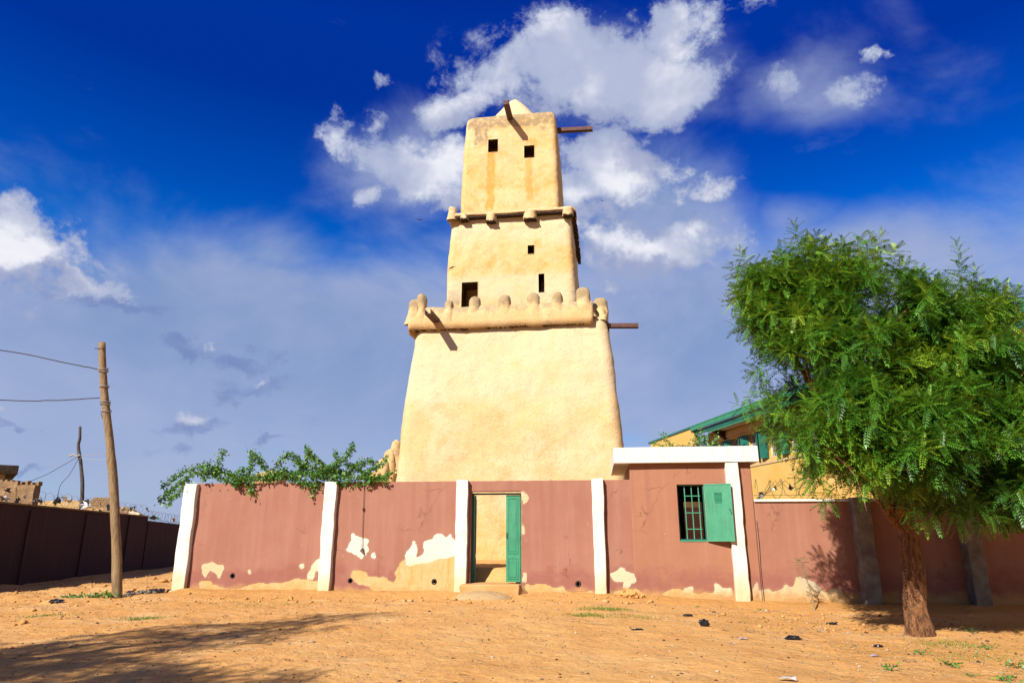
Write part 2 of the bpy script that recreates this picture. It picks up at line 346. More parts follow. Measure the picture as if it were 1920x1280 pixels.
def bark_mat():
    m, t, b = newmat('bark'); co = t.node('ShaderNodeTexCoord').outputs['Object']
    v = t.noise(t.mapping(co, scale=(3, 3, .9)), 7, 8, .7, .8); f = t.noise(co, 30, 5, .6)
    c0 = t.mix(t.mr(v, .35, .65), (.10, .032, .012), (.52, .22, .07)); c0 = t.mix(t.mr(f, .55, .7, 0, .5), c0, (.62, .36, .14))
    t.put(b.inputs['Base Color'], c0); b.inputs['Roughness'].default_value = .95
    t.put(b.inputs['Normal'], t.bump(t.math('ADD', v, t.math('MULTIPLY', f, .4)), 1.0, .12)); return m
BARK = bark_mat()
WOOD = simple('weathered_wood', (.46, .31, .15), (.22, .14, .07), 5, .85, .6, .02, stretch=(6, 6, .5))
BEAM = simple('red_oxide_beam', (.17, .075, .055), (.09, .04, .035), 9, .7, .4)
DARKWOOD = simple('dark_wood', (.10, .06, .035), (.04, .02, .015), 12, .9, .6, .02)
GRAYWOOD = simple('grey_pole_wood', (.16, .13, .12), (.07, .06, .06), 12, .9, .4)
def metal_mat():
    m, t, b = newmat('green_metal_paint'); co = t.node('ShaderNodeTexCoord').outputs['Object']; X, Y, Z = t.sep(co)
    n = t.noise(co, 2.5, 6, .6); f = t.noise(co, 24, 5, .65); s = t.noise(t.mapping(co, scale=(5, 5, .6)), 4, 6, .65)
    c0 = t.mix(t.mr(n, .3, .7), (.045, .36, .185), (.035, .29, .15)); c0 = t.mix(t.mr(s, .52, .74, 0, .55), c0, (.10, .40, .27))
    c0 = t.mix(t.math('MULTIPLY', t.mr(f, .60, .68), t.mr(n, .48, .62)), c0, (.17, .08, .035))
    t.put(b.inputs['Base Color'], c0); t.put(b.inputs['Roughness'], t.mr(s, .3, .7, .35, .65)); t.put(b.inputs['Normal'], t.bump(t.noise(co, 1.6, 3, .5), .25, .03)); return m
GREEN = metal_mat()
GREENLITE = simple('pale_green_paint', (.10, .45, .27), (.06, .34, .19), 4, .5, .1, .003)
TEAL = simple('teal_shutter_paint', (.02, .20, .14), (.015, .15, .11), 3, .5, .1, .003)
YELLOW = simple('yellow_wall_paint', (.86, .52, .11), (.88, .60, .19), 1.3, .85, .15, .01)
CREAM = simple('cream_band_paint', (.84, .62, .33), (.80, .55, .26), 1.2, .85, .1)
CONC = simple('grey_concrete', (.36, .31, .25), (.20, .155, .12), 3.5, .9, .6, .02)
STEPC = simple('step_concrete', (.76, .46, .19), (.66, .36, .12), 3, .92, .6, .02)
BLACKP = simple('black_plastic', (.008, .008, .010), (.015, .015, .02), 10, .28, .3, spec=.6)
WIRE = simple('rusty_wire', (.10, .075, .06), (.05, .04, .035), 20, .6, 0, metallic=.4)
TWINE = simple('pale_twine', (.55, .50, .45), (.4, .36, .32), 20, .8, 0)
STONE = simple('pale_stone', (.42, .36, .30), (.22, .19, .17), 8, .9, .5)
MUD = simple('mud_brick', (.42, .27, .14), (.28, .17, .09), 4, .95, .8, .04)
SANDM = simple('sandstone_mud', (.72, .50, .24), (.58, .37, .15), 2.5, .95, .8, .06)
DARKIN = simple('dark_interior', (.05, .035, .03), (.03, .02, .02), 5, .9, 0)  # near-black colour standing in for unlit insides; also used on dark hardware
DRY = simple('dry_straw', (.66, .45, .12), (.50, .30, .07), 20, .8, 0)
PALE = simple('pale_litter', (.75, .72, .70), (.6, .58, .6), 20, .6, 0)
LILAC = simple('lilac_plastic', (.45, .42, .62), (.6, .58, .7), 20, .4, 0)
BIRDM = simple('bird_feather', (.02, .02, .03), (.03, .03, .04), 20, .7, 0)

def white_mat():
    m, t, b = newmat('white_limewash'); co = t.node('ShaderNodeTexCoord').outputs['Object']; X, Y, Z = t.sep(co)
    n = t.noise(co, 2.5, 6, .65); s = t.noise(t.mapping(co, scale=(6, 6, .5)), 3, 6, .65); f = t.noise(co, 18, 5, .6)
    c0 = t.mix(t.mr(n, .4, .7), (.82, .79, .72), (.84, .76, .63)); c0 = t.mix(t.mr(s, .50, .72, 0, .6), c0, (.52, .46, .36))
    c0 = t.mix(t.mr(f, .62, .72, 0, .5), c0, (.50, .42, .32))
    d = t.mr(t.math('ADD', Z, t.math('MULTIPLY', t.math('SUBTRACT', n, .5), .9)), .62, .08)
    c0 = t.mix(t.math('MULTIPLY', d, .9), c0, (.76, .56, .33))
    t.put(b.inputs['Base Color'], c0); b.inputs['Roughness'].default_value = .85; b.inputs['Specular IOR Level'].default_value = .2
    t.put(b.inputs['Normal'], t.bump(t.math('ADD', f, n), .5, .015)); return m
WHITE = white_mat()
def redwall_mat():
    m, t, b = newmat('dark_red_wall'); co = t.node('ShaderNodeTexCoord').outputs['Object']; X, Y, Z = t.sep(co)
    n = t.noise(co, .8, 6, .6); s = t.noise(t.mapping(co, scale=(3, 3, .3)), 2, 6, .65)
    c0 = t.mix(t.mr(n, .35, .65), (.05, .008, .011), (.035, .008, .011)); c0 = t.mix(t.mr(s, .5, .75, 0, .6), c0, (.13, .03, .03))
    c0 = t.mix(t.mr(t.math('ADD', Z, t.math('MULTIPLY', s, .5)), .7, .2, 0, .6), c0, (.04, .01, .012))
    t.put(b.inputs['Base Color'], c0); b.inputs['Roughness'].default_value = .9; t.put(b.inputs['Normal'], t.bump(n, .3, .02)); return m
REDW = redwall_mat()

# ------------------------------------------------------------------ site frame of the compound's front wall
P0 = Vector((-1.25, 18.6, 0)); EN = math.hypot(1, -.12); EX = Vector((1 / EN, -.12 / EN, 0)); BK = Vector((.12 / EN, 1 / EN, 0))
WROT = math.atan2(-.12, 1)
def W(u, y=0, z=0): return P0 + EX * u + BK * y + Vector((0, 0, z))
def sstep(a, b, x): t = min(1, max(0, (x - a) / (b - a))); return t * t * (3 - 2 * t)
def nstep(a, b, x): t = np.clip((x - a) / (b - a), 0, 1); return t * t * (3 - 2 * t)

# ------------------------------------------------------------------ ground
def gbase(X, Y):
    X = np.asarray(X, float); Y = np.asarray(Y, float)
    u = (X - P0.x) * EX.x + (Y - P0.y) * EX.y; v = (X - P0.x) * BK.x + (Y - P0.y) * BK.y
    front = -.13 - .16 * nstep(1.5, 6.5, X)
    front = front - .10 * nstep(3.5, 0.5, np.abs(v + 5)) * 0
    foot = .10 * nstep(-1.0, -.05, v) * ((u > -7.7) & (v < .6))
    ins = nstep(-7.62, -7.3, u)
    yard = (.50 + .012 * np.clip(v, 0, 12)) - front
    near = nstep(.28, .9, v) * ins
    return front + foot * (1 - near) + yard * near, u, v, near
def ground_z(X, Y):
    z, u, v, near = gbase(X, Y); z = float(z)
    a = .035 + .05 * sstep(-8, -11, X)
    return z + a * fbm((X * .9, Y * .9, 0), 4) * (1 - .8 * float(near)) + .012 * fbm((X * 5, Y * 5, 3), 3)
def axis(lo, hi, step, far, g=1.22):
    a = list(np.arange(lo, hi + 1e-6, step)); s = step; x = hi
    while x < far: s *= g; x += s; a.append(x)
    s = step; x = lo; pre = []
    while x > -far: s *= g; x -= s; pre.append(x)
    return np.array(pre[::-1] + a)
xs = axis(-17, 13, .085, 2500); ys = axis(4.5, 22, .085, 2500)
GX, GY = np.meshgrid(xs, ys); z0, gu, gv, gn_ = gbase(GX, GY)
nx, ny = len(xs), len(ys)
hz_ = np.zeros_like(z0)
for j in range(ny):
    for i in range(nx):
        X, Y = xs[i], ys[j]
        if -40 < X < 40 and -5 < Y < 60:
            a = .035 + .05 * sstep(-8, -11, X)
            hz_[j, i] = a * mnoise.fractal(Vector((X * .9, Y * .9, 0)), 1, 2, 4) * (1 - .8 * gn_[j, i]) + .012 * mnoise.fractal(Vector((X * 5, Y * 5, 3)), 1, 2, 3)
zz = z0 + hz_
V = np.stack([GX.ravel(), GY.ravel(), zz.ravel()], 1)
idx = np.arange(nx * ny).reshape(ny, nx)
Q = np.stack([idx[:-1, :-1].ravel(), idx[:-1, 1:].ravel(), idx[1:, 1:].ravel(), idx[1:, :-1].ravel()], 1)
me = np_mesh('ground', V, Q)
soil = np.zeros((nx * ny, 4)); soil[:, 3] = 1
fv = gv.ravel(); fu = gu.ravel()
soil[:, 0] = nstep(-1.6, -.2, fv) * (fu > -9) * (fv < .5)
soil[:, 1] = np.clip(1 - np.abs(V[:, 0] - (-.2 + .12 * (18 - V[:, 1]))) / 4.5, 0, 1) * (fv < 0) + (fv > .5) * .7
vcol(me, 'soil', soil)
link('ground', me, SOIL, smooth=True, kind='structure')

# ------------------------------------------------------------------ walls built as fine plaster skins with peeled paint
PEEL={
 'white':[
  [(-3.02,1.45),(-3.07,1.35),(-3.04,1.26),(-3.13,1.11),(-3.17,0.95),(-2.96,0.89),(-2.87,0.80),(-2.75,0.74),(-2.70,0.84),(-2.61,0.80),(-2.64,0.91),(-2.52,0.97),(-2.63,1.11),(-2.57,1.22),(-2.72,1.29),(-2.85,1.32),(-2.97,1.41)],
  [(-2.45,0.91),(-2.33,0.92),(-2.37,0.86),(-2.32,0.80),(-2.37,0.74),(-2.47,0.79),(-2.48,0.85)],
  [(-3.28,0.83),(-3.21,0.85),(-3.22,0.80),(-3.27,0.79)],
  [(-1.56,0.83),(-1.52,0.97),(-1.40,1.09),(-1.37,1.22),(-1.28,1.19),(-1.24,0.97),(-1.30,0.90),(-1.27,0.80),(-1.16,0.86),(-1.07,0.97),(-1.06,1.19),(-0.94,1.26),(-0.89,1.25),(-0.78,1.39),(-0.64,1.43),(-0.51,1.31),(-0.42,1.31),(-0.41,1.39),(-0.34,1.37),(-0.34,1.30),(-0.22,1.23),(-0.21,0.84),(-1.54,0.56)],
  [(3.75,0.45),(3.92,0.48),(4.05,0.59),(4.25,0.45),(4.37,0.43),(4.38,0.23),(4.27,0.24),(4.23,0.14),(4.21,0.09),(3.99,0.08),(4.08,0.24),(3.85,0.24),(3.76,0.32)],
  [(6.30,0.21),(6.41,0.19),(6.48,0.10),(6.60,0.09),(6.71,0.10),(6.71,-0.10),(6.63,-0.09),(6.27,-0.03)],
  [(-3.86,0.88),(-3.97,0.73),(-4.12,0.55),(-4.22,0.36),(-4.22,0.23),(-4.05,0.22),(-4.01,0.43),(-3.83,0.49)],
  [(-4.43,0.64),(-4.35,0.66),(-4.30,0.54),(-4.38,0.48),(-4.43,0.54)],
  [(5.52,0.10),(5.76,0.12),(5.76,-0.02),(5.49,-0.02)],
 ],
 'cream':[
  [(1.51,2.49),(1.61,2.49),(1.70,2.35),(1.64,2.18),(1.53,2.15)],
  [(1.51,1.98),(1.56,1.95),(1.55,1.88),(1.51,1.85)],
  [(1.51,1.74),(1.58,1.61),(1.60,1.48),(1.58,1.40),(1.51,1.39)],
  [(1.53,0.44),(1.63,0.43),(1.64,0.19),(1.52,0.19)],
  [(-7.23,0.60),(-6.93,0.67),(-6.79,0.57),(-6.63,0.62),(-6.55,0.51),(-6.67,0.23),(-6.79,0.38),(-6.94,0.44),(-7.06,0.23),(-7.19,0.38)],
  [(-5.91,0.48),(-5.83,0.52),(-5.78,0.39),(-5.83,0.33)],
  [(1.60,1.28),(1.64,1.29),(1.65,1.21),(1.62,1.17),(1.60,1.22)],
 ],
 'tan':[
  [(-1.55,0.76),(-1.69,0.66),(-1.85,0.41),(-1.79,0.27),(-1.84,0.20),(-1.99,0.21),(-2.03,0.27),(-2.18,0.31),(-2.56,0.31),(-2.58,0.38),(-2.77,0.47),(-2.97,0.46),(-3.01,0.26),(-2.78,0.11),(-2.48,0.06),(-2.34,-0.21),(-0.16,-0.19),(-0.21,0.92),(-0.52,0.90),(-0.77,1.05),(-0.94,1.03),(-1.26,0.78),(-1.42,0.99),(-1.54,0.83)],
  [(4.78,-0.12),(5.07,-0.01),(5.36,0.08),(5.52,0.07),(5.75,0.00),(6.28,0.01),(6.51,-0.09),(6.43,-0.13),(6.70,-0.22),(6.69,-0.33),(4.66,-0.36)],
  [(3.75,-0.06),(3.96,0.06),(4.23,0.09),(4.44,0.03),(4.57,-0.11),(4.56,-0.32),(3.72,-0.33)],
  [(-7.24,0.17),(-7.00,0.19),(-6.64,0.01),(-6.14,-0.02),(-5.82,0.07),(-5.50,0.15),(-5.13,0.10),(-4.69,0.17),(-4.50,0.27),(-4.21,0.23),(-3.81,0.18),(-3.77,-0.32),(-7.21,-0.36)],
  [(1.62,0.18),(1.76,0.15),(1.89,0.19),(2.16,0.16),(2.31,0.08),(2.50,0.15),(2.58,0.11),(2.59,0.02),(2.81,-0.01),(3.31,0.02),(3.32,-0.33),(1.59,-0.35)],
 ],
 'grey':[
  [(7.37,0.08),(7.58,0.12),(7.64,0.02),(7.88,0.10),(7.99,0.22),(8.09,0.10),(8.20,0.16),(8.25,0.41),(8.34,0.41),(8.48,0.30),(8.62,0.28),(8.81,0.11),(8.88,0.04),(9.04,0.11),(9.28,0.13),(9.31,-0.06),(9.41,-0.17),(9.41,-0.32),(9.20,-0.21),(8.97,-0.14),(8.59,-0.12),(8.54,-0.23),(8.36,-0.08),(8.12,-0.14),(7.89,-0.15),(7.75,-0.19),(7.61,-0.23),(7.33,-0.27)],
  [(7.17,0.13),(7.33,0.29),(7.33,0.04),(7.21,-0.08),(7.20,-0.23),(7.14,-0.23)],
 ],
}

def inpoly(poly, x, y):
    r = np.zeros(x.shape, bool); n = len(poly)
    for i in range(n):
        x1, y1 = poly[i]; x2, y2 = poly[(i + 1) % n]
        if y1 == y2: continue
        c_ = ((y1 > y) != (y2 > y)) & (x < (x2 - x1) * (y - y1) / (y2 - y1) + x1); r ^= c_
    return r
def skin(u0, u1, z0, ztop, holes=(), round_holes=(), thick=.2, step=.03, tint=0, off=0.0):
    """front face of a plastered wall (grid in the wall plane), holes left open, sides closed back to `thick`"""
    us = set(np.round(np.arange(u0, u1, step), 4)) | {u1}; zs = set(np.round(np.arange(z0, ztop, step), 4)) | {ztop}
    for h in holes: us |= {h[0], h[1]}; zs |= {h[2], h[3]}
    us = np.array(sorted(us)); zs = np.array(sorted(zs)); nu, nz = len(us), len(zs)
    U, Z = np.meshgrid(us, zs); u = U.ravel(); z = Z.ravel()
    wu = np.array([mnoise.fractal(Vector((a * 4, b * 4, 0)), 1, 2, 5) for a, b in zip(u, z)]); wz = np.array([mnoise.fractal(Vector((a * 4, b * 4, 9)), 1, 2, 5) for a, b in zip(u, z)])
    big = np.array([mnoise.fractal(Vector((a * .8, b * .8, 5)), 1, 2, 3) for a, b in zip(u, z)])
    pu = u + wu * .045; pz = z + wz * .045
    m = {}
    for k, L in PEEL.items():
        mk = np.zeros(u.shape, bool)
        for p in L:
            xs_ = [q[0] for q in p]
            if max(xs_) > u0 - .3 and min(xs_) < u1 + .3: mk |= inpoly(p, pu, pz)
        m[k] = mk
    shp = (nz, nu)
    def blur(a):
        a = a.reshape(shp).astype(float)
        for _ in range(2): a = (np.pad(a, 1, 'edge')[:-2, 1:-1] + np.pad(a, 1, 'edge')[2:, 1:-1] + np.pad(a, 1, 'edge')[1:-1, :-2] + np.pad(a, 1, 'edge')[1:-1, 2:] + 2 * a) / 6
        return a.ravel()
    m = {k: blur(v_) for k, v_ in m.items()}
    anyp = np.clip(m['white'] + m['tan'] + m['grey'] + m['cream'], 0, 1)
    y = off + .006 * anyp - .012 * big
    y = y + np.where((z < ztop - .001), 0, 0)
    ztp = z + (z > ztop - .03) * wu * .008
    v = np.stack([u, y, ztp], 1)
    cell = np.ones((nz - 1, nu - 1), bool); cu = (us[:-1] + us[1:]) / 2; cz = (zs[:-1] + zs[1:]) / 2; CU, CZ = np.meshgrid(cu, cz)
    for h in holes: cell &= ~((CU > h[0]) & (CU < h[1]) & (CZ > h[2]) & (CZ < h[3]))
    for (a, b, r) in round_holes: cell &= ~((CU - a) ** 2 + (CZ - b) ** 2 < r * r)
    idx = np.arange(nz * nu).reshape(nz, nu)
    q = np.stack([idx[:-1, :-1], idx[:-1, 1:], idx[1:, 1:], idx[1:, :-1]], -1)[cell]
    N = len(v); vb = v.copy(); vb[:, 1] = thick
    edges = {}
    for f in q:
        for k in range(4):
            a, b = int(f[k]), int(f[(k + 1) % 4]); 
            if (b, a) in edges: del edges[(b, a)]
            else: edges[(a, b)] = 1
    side = [(b, a, a + N, b + N) for (a, b) in edges]
    # backs: a few large rectangles between the openings
    bz = sorted({z0, ztop} | {h[2] for h in holes} | {h[3] for h in holes}); bu = sorted({u0, u1} | {h[0] for h in holes} | {h[1] for h in holes})
    ex = []; eq = []
    for i in range(len(bu) - 1):
        for j in range(len(bz) - 1):
            a, b = (bu[i] + bu[i + 1]) / 2, (bz[j] + bz[j + 1]) / 2
            if any(h[0] < a < h[1] and h[2] < b < h[3] for h in holes): continue
            k = 2 * N + len(ex); ex += [(bu[i], thick, bz[j]), (bu[i + 1], thick, bz[j]), (bu[i + 1], thick, bz[j + 1]), (bu[i], thick, bz[j + 1])]
            eq.append((k, k + 3, k + 2, k + 1))
    v = np.concatenate([v, vb, np.array(ex)]); q = np.concatenate([q, np.array(side), np.array(eq)])
    me = np_mesh('wall_skin', v, q)
    cc = np.zeros((len(v), 4)); cr = np.zeros(len(v)); tt = np.full(len(v), float(tint))
    cc[:N, 0] = m['white']; cc[:N, 1] = m['tan']; cc[:N, 2] = m['grey']; cc[:, 3] = 1; cr[:N] = m['cream']
    vcol(me, 'peel', cc)
    for nm, ar in (('cream', cr), ('tint', tt)):
        a = me.attributes.new(nm, 'FLOAT', 'POINT'); a.data.foreach_set('value', ar.astype(np.float32))
    return me
def wobbly_box(mb, a, b, seg=22, amp=.020, taper=0.0):
    """box with slightly uneven plastered faces, sliced in height"""
    (x0, y0, z0), (x1, y1, z1) = a, b; rings = []
    base = [(x0, y0), ((x0 + x1) / 2, y0), (x1, y0), (x1, (y0 + y1) / 2), (x1, y1), ((x0 + x1) / 2, y1), (x0, y1), (x0, (y0 + y1) / 2)]
    for i in range(seg + 1):
        z = z0 + (z1 - z0) * i / seg
        for (x, y) in base:
            rings.append((x + amp * fbm((x * 3, y * 3, z * 2.0)), y + amp * fbm((x * 3 + 5, y * 3, z * 2.0)), z + (amp * fbm((x * 9, y * 9, 1)) if i == seg else 0)))
    fs = [(i * 8 + k, i * 8 + (k + 1) % 8, i * 8 + 8 + (k + 1) % 8, i * 8 + 8 + k) for i in range(seg) for k in range(8)]
    fs.append(tuple(range(7, -1, -1))); fs.append(tuple(seg * 8 + k for k in range(8)))
    mb.add(rings, fs)

GATE = (.172, 1.50, -.5, 2.47)
DR = [(-6.30, .308, .05), (-3.02, .21, .05), (-.77, .20, .05), (2.94, .18, .05)]
cw = empty('compound_wall', W(0), 'peeling dusty pink compound wall with white pillars and an open green gate', 'wall', rz=WROT)
me = skin(-7.62, 4.352, -.5, 2.75, holes=[GATE], round_holes=DR)
link('wall', me, PINK, cw, smooth=False)
mb = MB(); mb.box((-7.62, .201, -.5), (-7.42, 16, 2.70)); mb.build('side_wall', PINK, cw)
mb = MB(); mb.box((-7.42, 15.8, -.5), (22, 16, 2.6)); mb.build('rear_wall', PINK, cw)
for (a, b, zt, zb, pr) in [(-7.93, -7.56, 2.735, -.4, .14), (-3.85, -3.52, 2.76, -.4, .15), (-.215, .10, 2.775, -.4, .14), (3.36, 3.66, 2.77, -.4, .16)]:
    m_ = MB(); wobbly_box(m_, (a, -pr, zb), (b, .03, zt)); o = m_.build('pillar', WHITE, cw); bevel(o, .02, 2)
for (a, z, r) in DR:
    m_ = MB()
    n = 18
    ring = lambda rr, y: [(a + rr * math.cos(2 * math.pi * k / n), y, z + rr * math.sin(2 * math.pi * k / n)) for k in range(n)]
    vs = ring(.046, .15) + ring(.046, -.012) + ring(.058, -.012) + ring(.085, .012)
    fs = [(j * n + k, j * n + (k + 1) % n, (j + 1) * n + (k + 1) % n, (j + 1) * n + k) for j in range(3) for k in range(n)] + [tuple(range(n))]
    m_.add(vs, fs); m_.build('drain_pipe', DARKIN, cw)

# gate
gt = empty('metal_gate', W(.84, .1, .17), 'narrow green metal gate standing open in the pink wall', 'gate', rz=WROT)
G0 = (.84, .1, .17)
m_ = MB(G0); m_.box((.176, .13, .16), (.225, .198, 2.44)); m_.box((1.462, .13, .16), (1.497, .198, 2.44)); m_.box((.226, .132, 2.395), (1.461, .196, 2.44)); bevel(m_.build('frame', TEAL, gt), .004)
# swung-in leaf
m_ = MB(G0); m_.box((.235, .20, .21), (.275, 1.10, 2.385)); m_.v = [(x - (y - .2) * .20, y, z) for x, y, z in m_.v]; lf = bevel(m_.build('door_leaf', GREEN, gt, label='wide gate leaf swung fully inward'), .005)
for (z0_, z1_) in ((.30, .78), (.90, 2.28)):
    m_ = MB(G0); m_.box((.272, .25, z0_), (.288, .95, z1_)); m_.v = [(x - (y - .2) * .20, y, z) for x, y, z in m_.v]; bevel(m_.build('panel', GREEN, lf), .006)
# closed narrow leaf
m_ = MB(G0); m_.box((1.085, .135, .20), (1.46, .175, 2.385)); l2 = bevel(m_.build('door_leaf', GREEN, gt, label='narrow gate leaf left shut'), .005)
for (z0_, z1_) in ((.27, .80), (.90, 2.31)):
    m_ = MB(G0)
    for (a, b, c_, d) in ((1.135, 1.40, z0_, z0_ + .022), (1.135, 1.40, z1_ - .022, z1_), (1.135, 1.157, z0_ + .023, z1_ - .023), (1.378, 1.40, z0_ + .023, z1_ - .023)):
        m_.box((a, .122, c_), (b, .136, d))
    m_.build('moulding', GREEN, l2)
    m_ = MB(G0); m_.box((1.18, .126, z0_ + .05), (1.355, .1355, z1_ - .05)); bevel(m_.build('panel', GREEN, l2), .006)
for z in (.5, 1.3, 2.1):
    m_ = MB(G0); m_.tube([(1.455, .124, z - .045), (1.455, .124, z + .045)], .011, 8); m_.build('hinge', GREEN, l2)
m_ = MB(G0); m_.box((1.098, .112, 1.28), (1.118, .135, 1.42)); m_.build('bolt', DARKIN, l2)

# doorstep and the lump of concrete in front of it
def hump(cx_, cy_, rx, ry, h, zb, n=36, m=14, amp=.02, seed=0):
    mb = MB(); vs = []; fs = []
    for j in range(m + 1):
        r = j / m
        for k in range(n):
            a = 2 * math.pi * k / n; q = 1 + .12 * fbm((math.cos(a) * 1.5 + seed, math.sin(a) * 1.5, 0))
            x = cx_ + rx * r * q * math.cos(a); y = cy_ + ry * r * q * math.sin(a)
            z = zb + h * math.sqrt(max(0, 1 - r ** 2.2)) + amp * fbm((x * 6, y * 6, seed))
            vs.append((x, y, z))
    fs = [(j * n + k, j * n + n + k, j * n + n + (k + 1) % n, j * n + (k + 1) % n) for j in range(m) for k in range(n)]
    mb.add(vs, fs); return mb
ds = empty('doorstep', W(.8, -.3, 0), 'worn sandy concrete doorstep below the green gate with a broken corner', 'step', rz=WROT)
m_ = MB((.8, -.3, 0)); wobbly_box(m_, (-.02, -.42, -.3), (1.50, .45, .165), 6, .03); bevel(m_.build('step', STEPC, ds), .03, 3)
m_ = MB((.8, -.3, 0)); m_.add([(1.50, -.40, -.3), (1.72, -.16, -.3), (1.56, .0, -.3), (1.48, -.38, .10), (1.68, -.16, -.02), (1.52, .0, .12)], [(0, 2, 1), (3, 4, 5), (0, 1, 4, 3), (1, 2, 5, 4), (2, 0, 3, 5)])
m_.build('broken_corner', STEPC, ds)
mp = W(.62, -.80); gz = ground_z(mp.x, mp.y)
SPK = simple('speckled_concrete', (.78, .50, .23), (.58, .40, .21), 22, .9, .8, .03)
o = hump(0, 0, .82, .46, .25, -.08, seed=3).build('concrete_mound', SPK, loc=(mp.x, mp.y, gz - .02), smooth=True)
tag(o, 'rounded lump of speckled concrete on the ground before the doorstep', 'mound')

# cord hanging on the wall
rp = empty('hanging_cord', W(-2.72, -.03, .99), 'thin cord hanging down the pink wall with a bent metal tag on its end', 'cord', rz=WROT)
C0 = (-2.72, -.03, .99)
m_ = MB(C0); m_.tube([(-2.78, -.03, 2.76), (-2.77, -.03, 2.3), (-2.765, -.035, 2.02), (-2.755, -.03, 1.6), (-2.745, -.03, 1.15)], .007, 5); m_.tube([(-2.745, -.03, 1.15), (-2.715, -.03, 1.02)], .005, 5); m_.tube([(-2.745, -.03, 1.15), (-2.775, -.03, 1.03)], .005, 5); m_.build('cord', BEAM, rp)
m_ = MB(C0); m_.tube([(-2.77, -.045, 2.0), (-2.76, -.045, 2.07)], .022, 6); m_.build('knot', BEAM, rp)
m_ = MB(C0); m_.add([(-2.80, -.03, .96), (-2.74, -.08, 1.03), (-2.66, -.03, .84), (-2.74, -.02, .90), (-2.70, -.01, 1.02)], [(0, 1, 3), (1, 2, 3), (1, 4, 2), (0, 3, 4, 1)]); m_.build('tag_plate', CONC, rp)

# ------------------------------------------------------------------ guard hut
hut = empty('guard_hut', W(5.8, 0, 0), 'small pink guard hut with flat white roof slab and barred window', 'hut', rz=WROT)
H0 = (5.8, 0, 0)
WIN = (5.53, 6.21, 1.235, 2.612)
def off_mesh(me, o_):
    me.transform(Matrix.Translation((-o_[0], -o_[1], -o_[2]))); return me
me = skin(4.353, 7.41, -.5, 3.155, holes=[WIN], thick=.2, tint=1); link('wall', off_mesh(me, H0), PINK, hut).location = (0, 0, 0)
# its object texture space must start at the same height as the other walls: shift by building side walls in the same frame
m_ = MB(H0); m_.box((4.353, .202, -.4), (4.553, 3.3, 3.155)); m_.build('wall', PINK, hut)
m_ = MB(H0); m_.box((7.21, .202, -.4), (7.41, 3.3, 3.155)); m_.build('wall', PINK, hut)
# back wall with an opening, seen through the bars
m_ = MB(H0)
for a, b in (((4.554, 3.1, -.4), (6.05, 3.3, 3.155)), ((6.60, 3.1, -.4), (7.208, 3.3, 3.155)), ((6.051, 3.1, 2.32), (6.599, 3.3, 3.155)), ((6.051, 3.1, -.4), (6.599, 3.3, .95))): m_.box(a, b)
m_.build('wall', DARKIN, hut, label='rear wall with an opening, coloured near black as if unlit')
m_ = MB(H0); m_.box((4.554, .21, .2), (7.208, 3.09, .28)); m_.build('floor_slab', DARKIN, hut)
m_ = MB(H0); m_.box((3.95, -.185, 3.158), (7.60, 3.7, 3.56)); bevel(m_.build('roof_slab', WHITE, hut), .012)
m_ = MB(H0); wobbly_box(m_, (6.76, -.16, -.5), (7.10, .03, 3.155)); bevel(m_.build('pillar', WHITE, hut), .02)
# window
wf = MB(H0); a, b, c_, d = WIN
wf.box((a + .002, .05, c_ + .002), (a + .03, .11, d - .002)); wf.box((b - .03, .05, c_ + .002), (b - .002, .11, d - .002)); wf.box((a + .031, .052, d - .032), (b - .031, .108, d - .003)); wf.box((a + .031, .052, c_ + .003), (b - .031, .108, c_ + .03))
win = wf.build('window', TEAL, hut)
for k in range(3):
    m_ = MB(H0); x = a + .185 + k * .175; m_.box((x, .082, c_ + .03), (x + .022, .10, d - .033)); m_.build('bar', GREENLITE, win)
for z in (1.50, 1.90, 2.32):
    m_ = MB(H0); m_.box((a + .18, .068, z), (b - .10, .081, z + .02)); m_.build('crossbar', GREENLITE, win)
m_ = MB(H0); m_.box((a - .01, -.012, c_ - .028), (b + .01, .05, c_ + .001)); m_.build('sill', GREENLITE, win)
# shutter swung out, its free edge standing off the wall
ang = R(-20)
def sh(x, y, z): return (b + x * math.cos(ang) - y * math.sin(ang), -.03 + x * math.sin(ang) + y * math.cos(ang), z)
m_ = MB(H0); q = MB(); q.box((0, -.018, c_ - .02), (.665, .018, d + .005)); m_.add([sh(*v) for v in q.v], q.f); shut = bevel(m_.build('shutter', GREEN, hut), .004)
m_ = MB(H0); q = MB()
for (x0, x1, z0_, z1_) in ((.0, .665, c_ - .02, c_ + .005), (.0, .665, d - .02, d + .005), (.0, .022, c_ + .006, d - .021), (.643, .665, c_ + .006, d - .021)): q.box((x0, -.026, z0_), (x1, -.0185, z1_))
m_.add([sh(*v) for v in q.v], q.f); m_.build('rim', GREENLITE, shut)
for k in range(9):
    m_ = MB(H0); q = MB(); z = 2.15 + k * .03; q.add([(.24, -.0185, z), (.43, -.0185, z), (.43, -.034, z + .004), (.24, -.034, z + .004), (.24, -.0185, z + .02), (.43, -.0185, z + .02)], [(0, 1, 2, 3), (3, 2, 5, 4), (0, 3, 4), (1, 5, 2)])
    m_.add([sh(*v) for v in q.v], q.f); m_.build('louvre', GREEN, shut)
m_ = MB(H0); m_.tube([sh(.61, -.03, 1.98), sh(.60, -.055, 2.0), sh(.63, -.05, 1.93), sh(.64, -.035, 1.86)], .008, 5); m_.build('handle', DARKIN, shut)

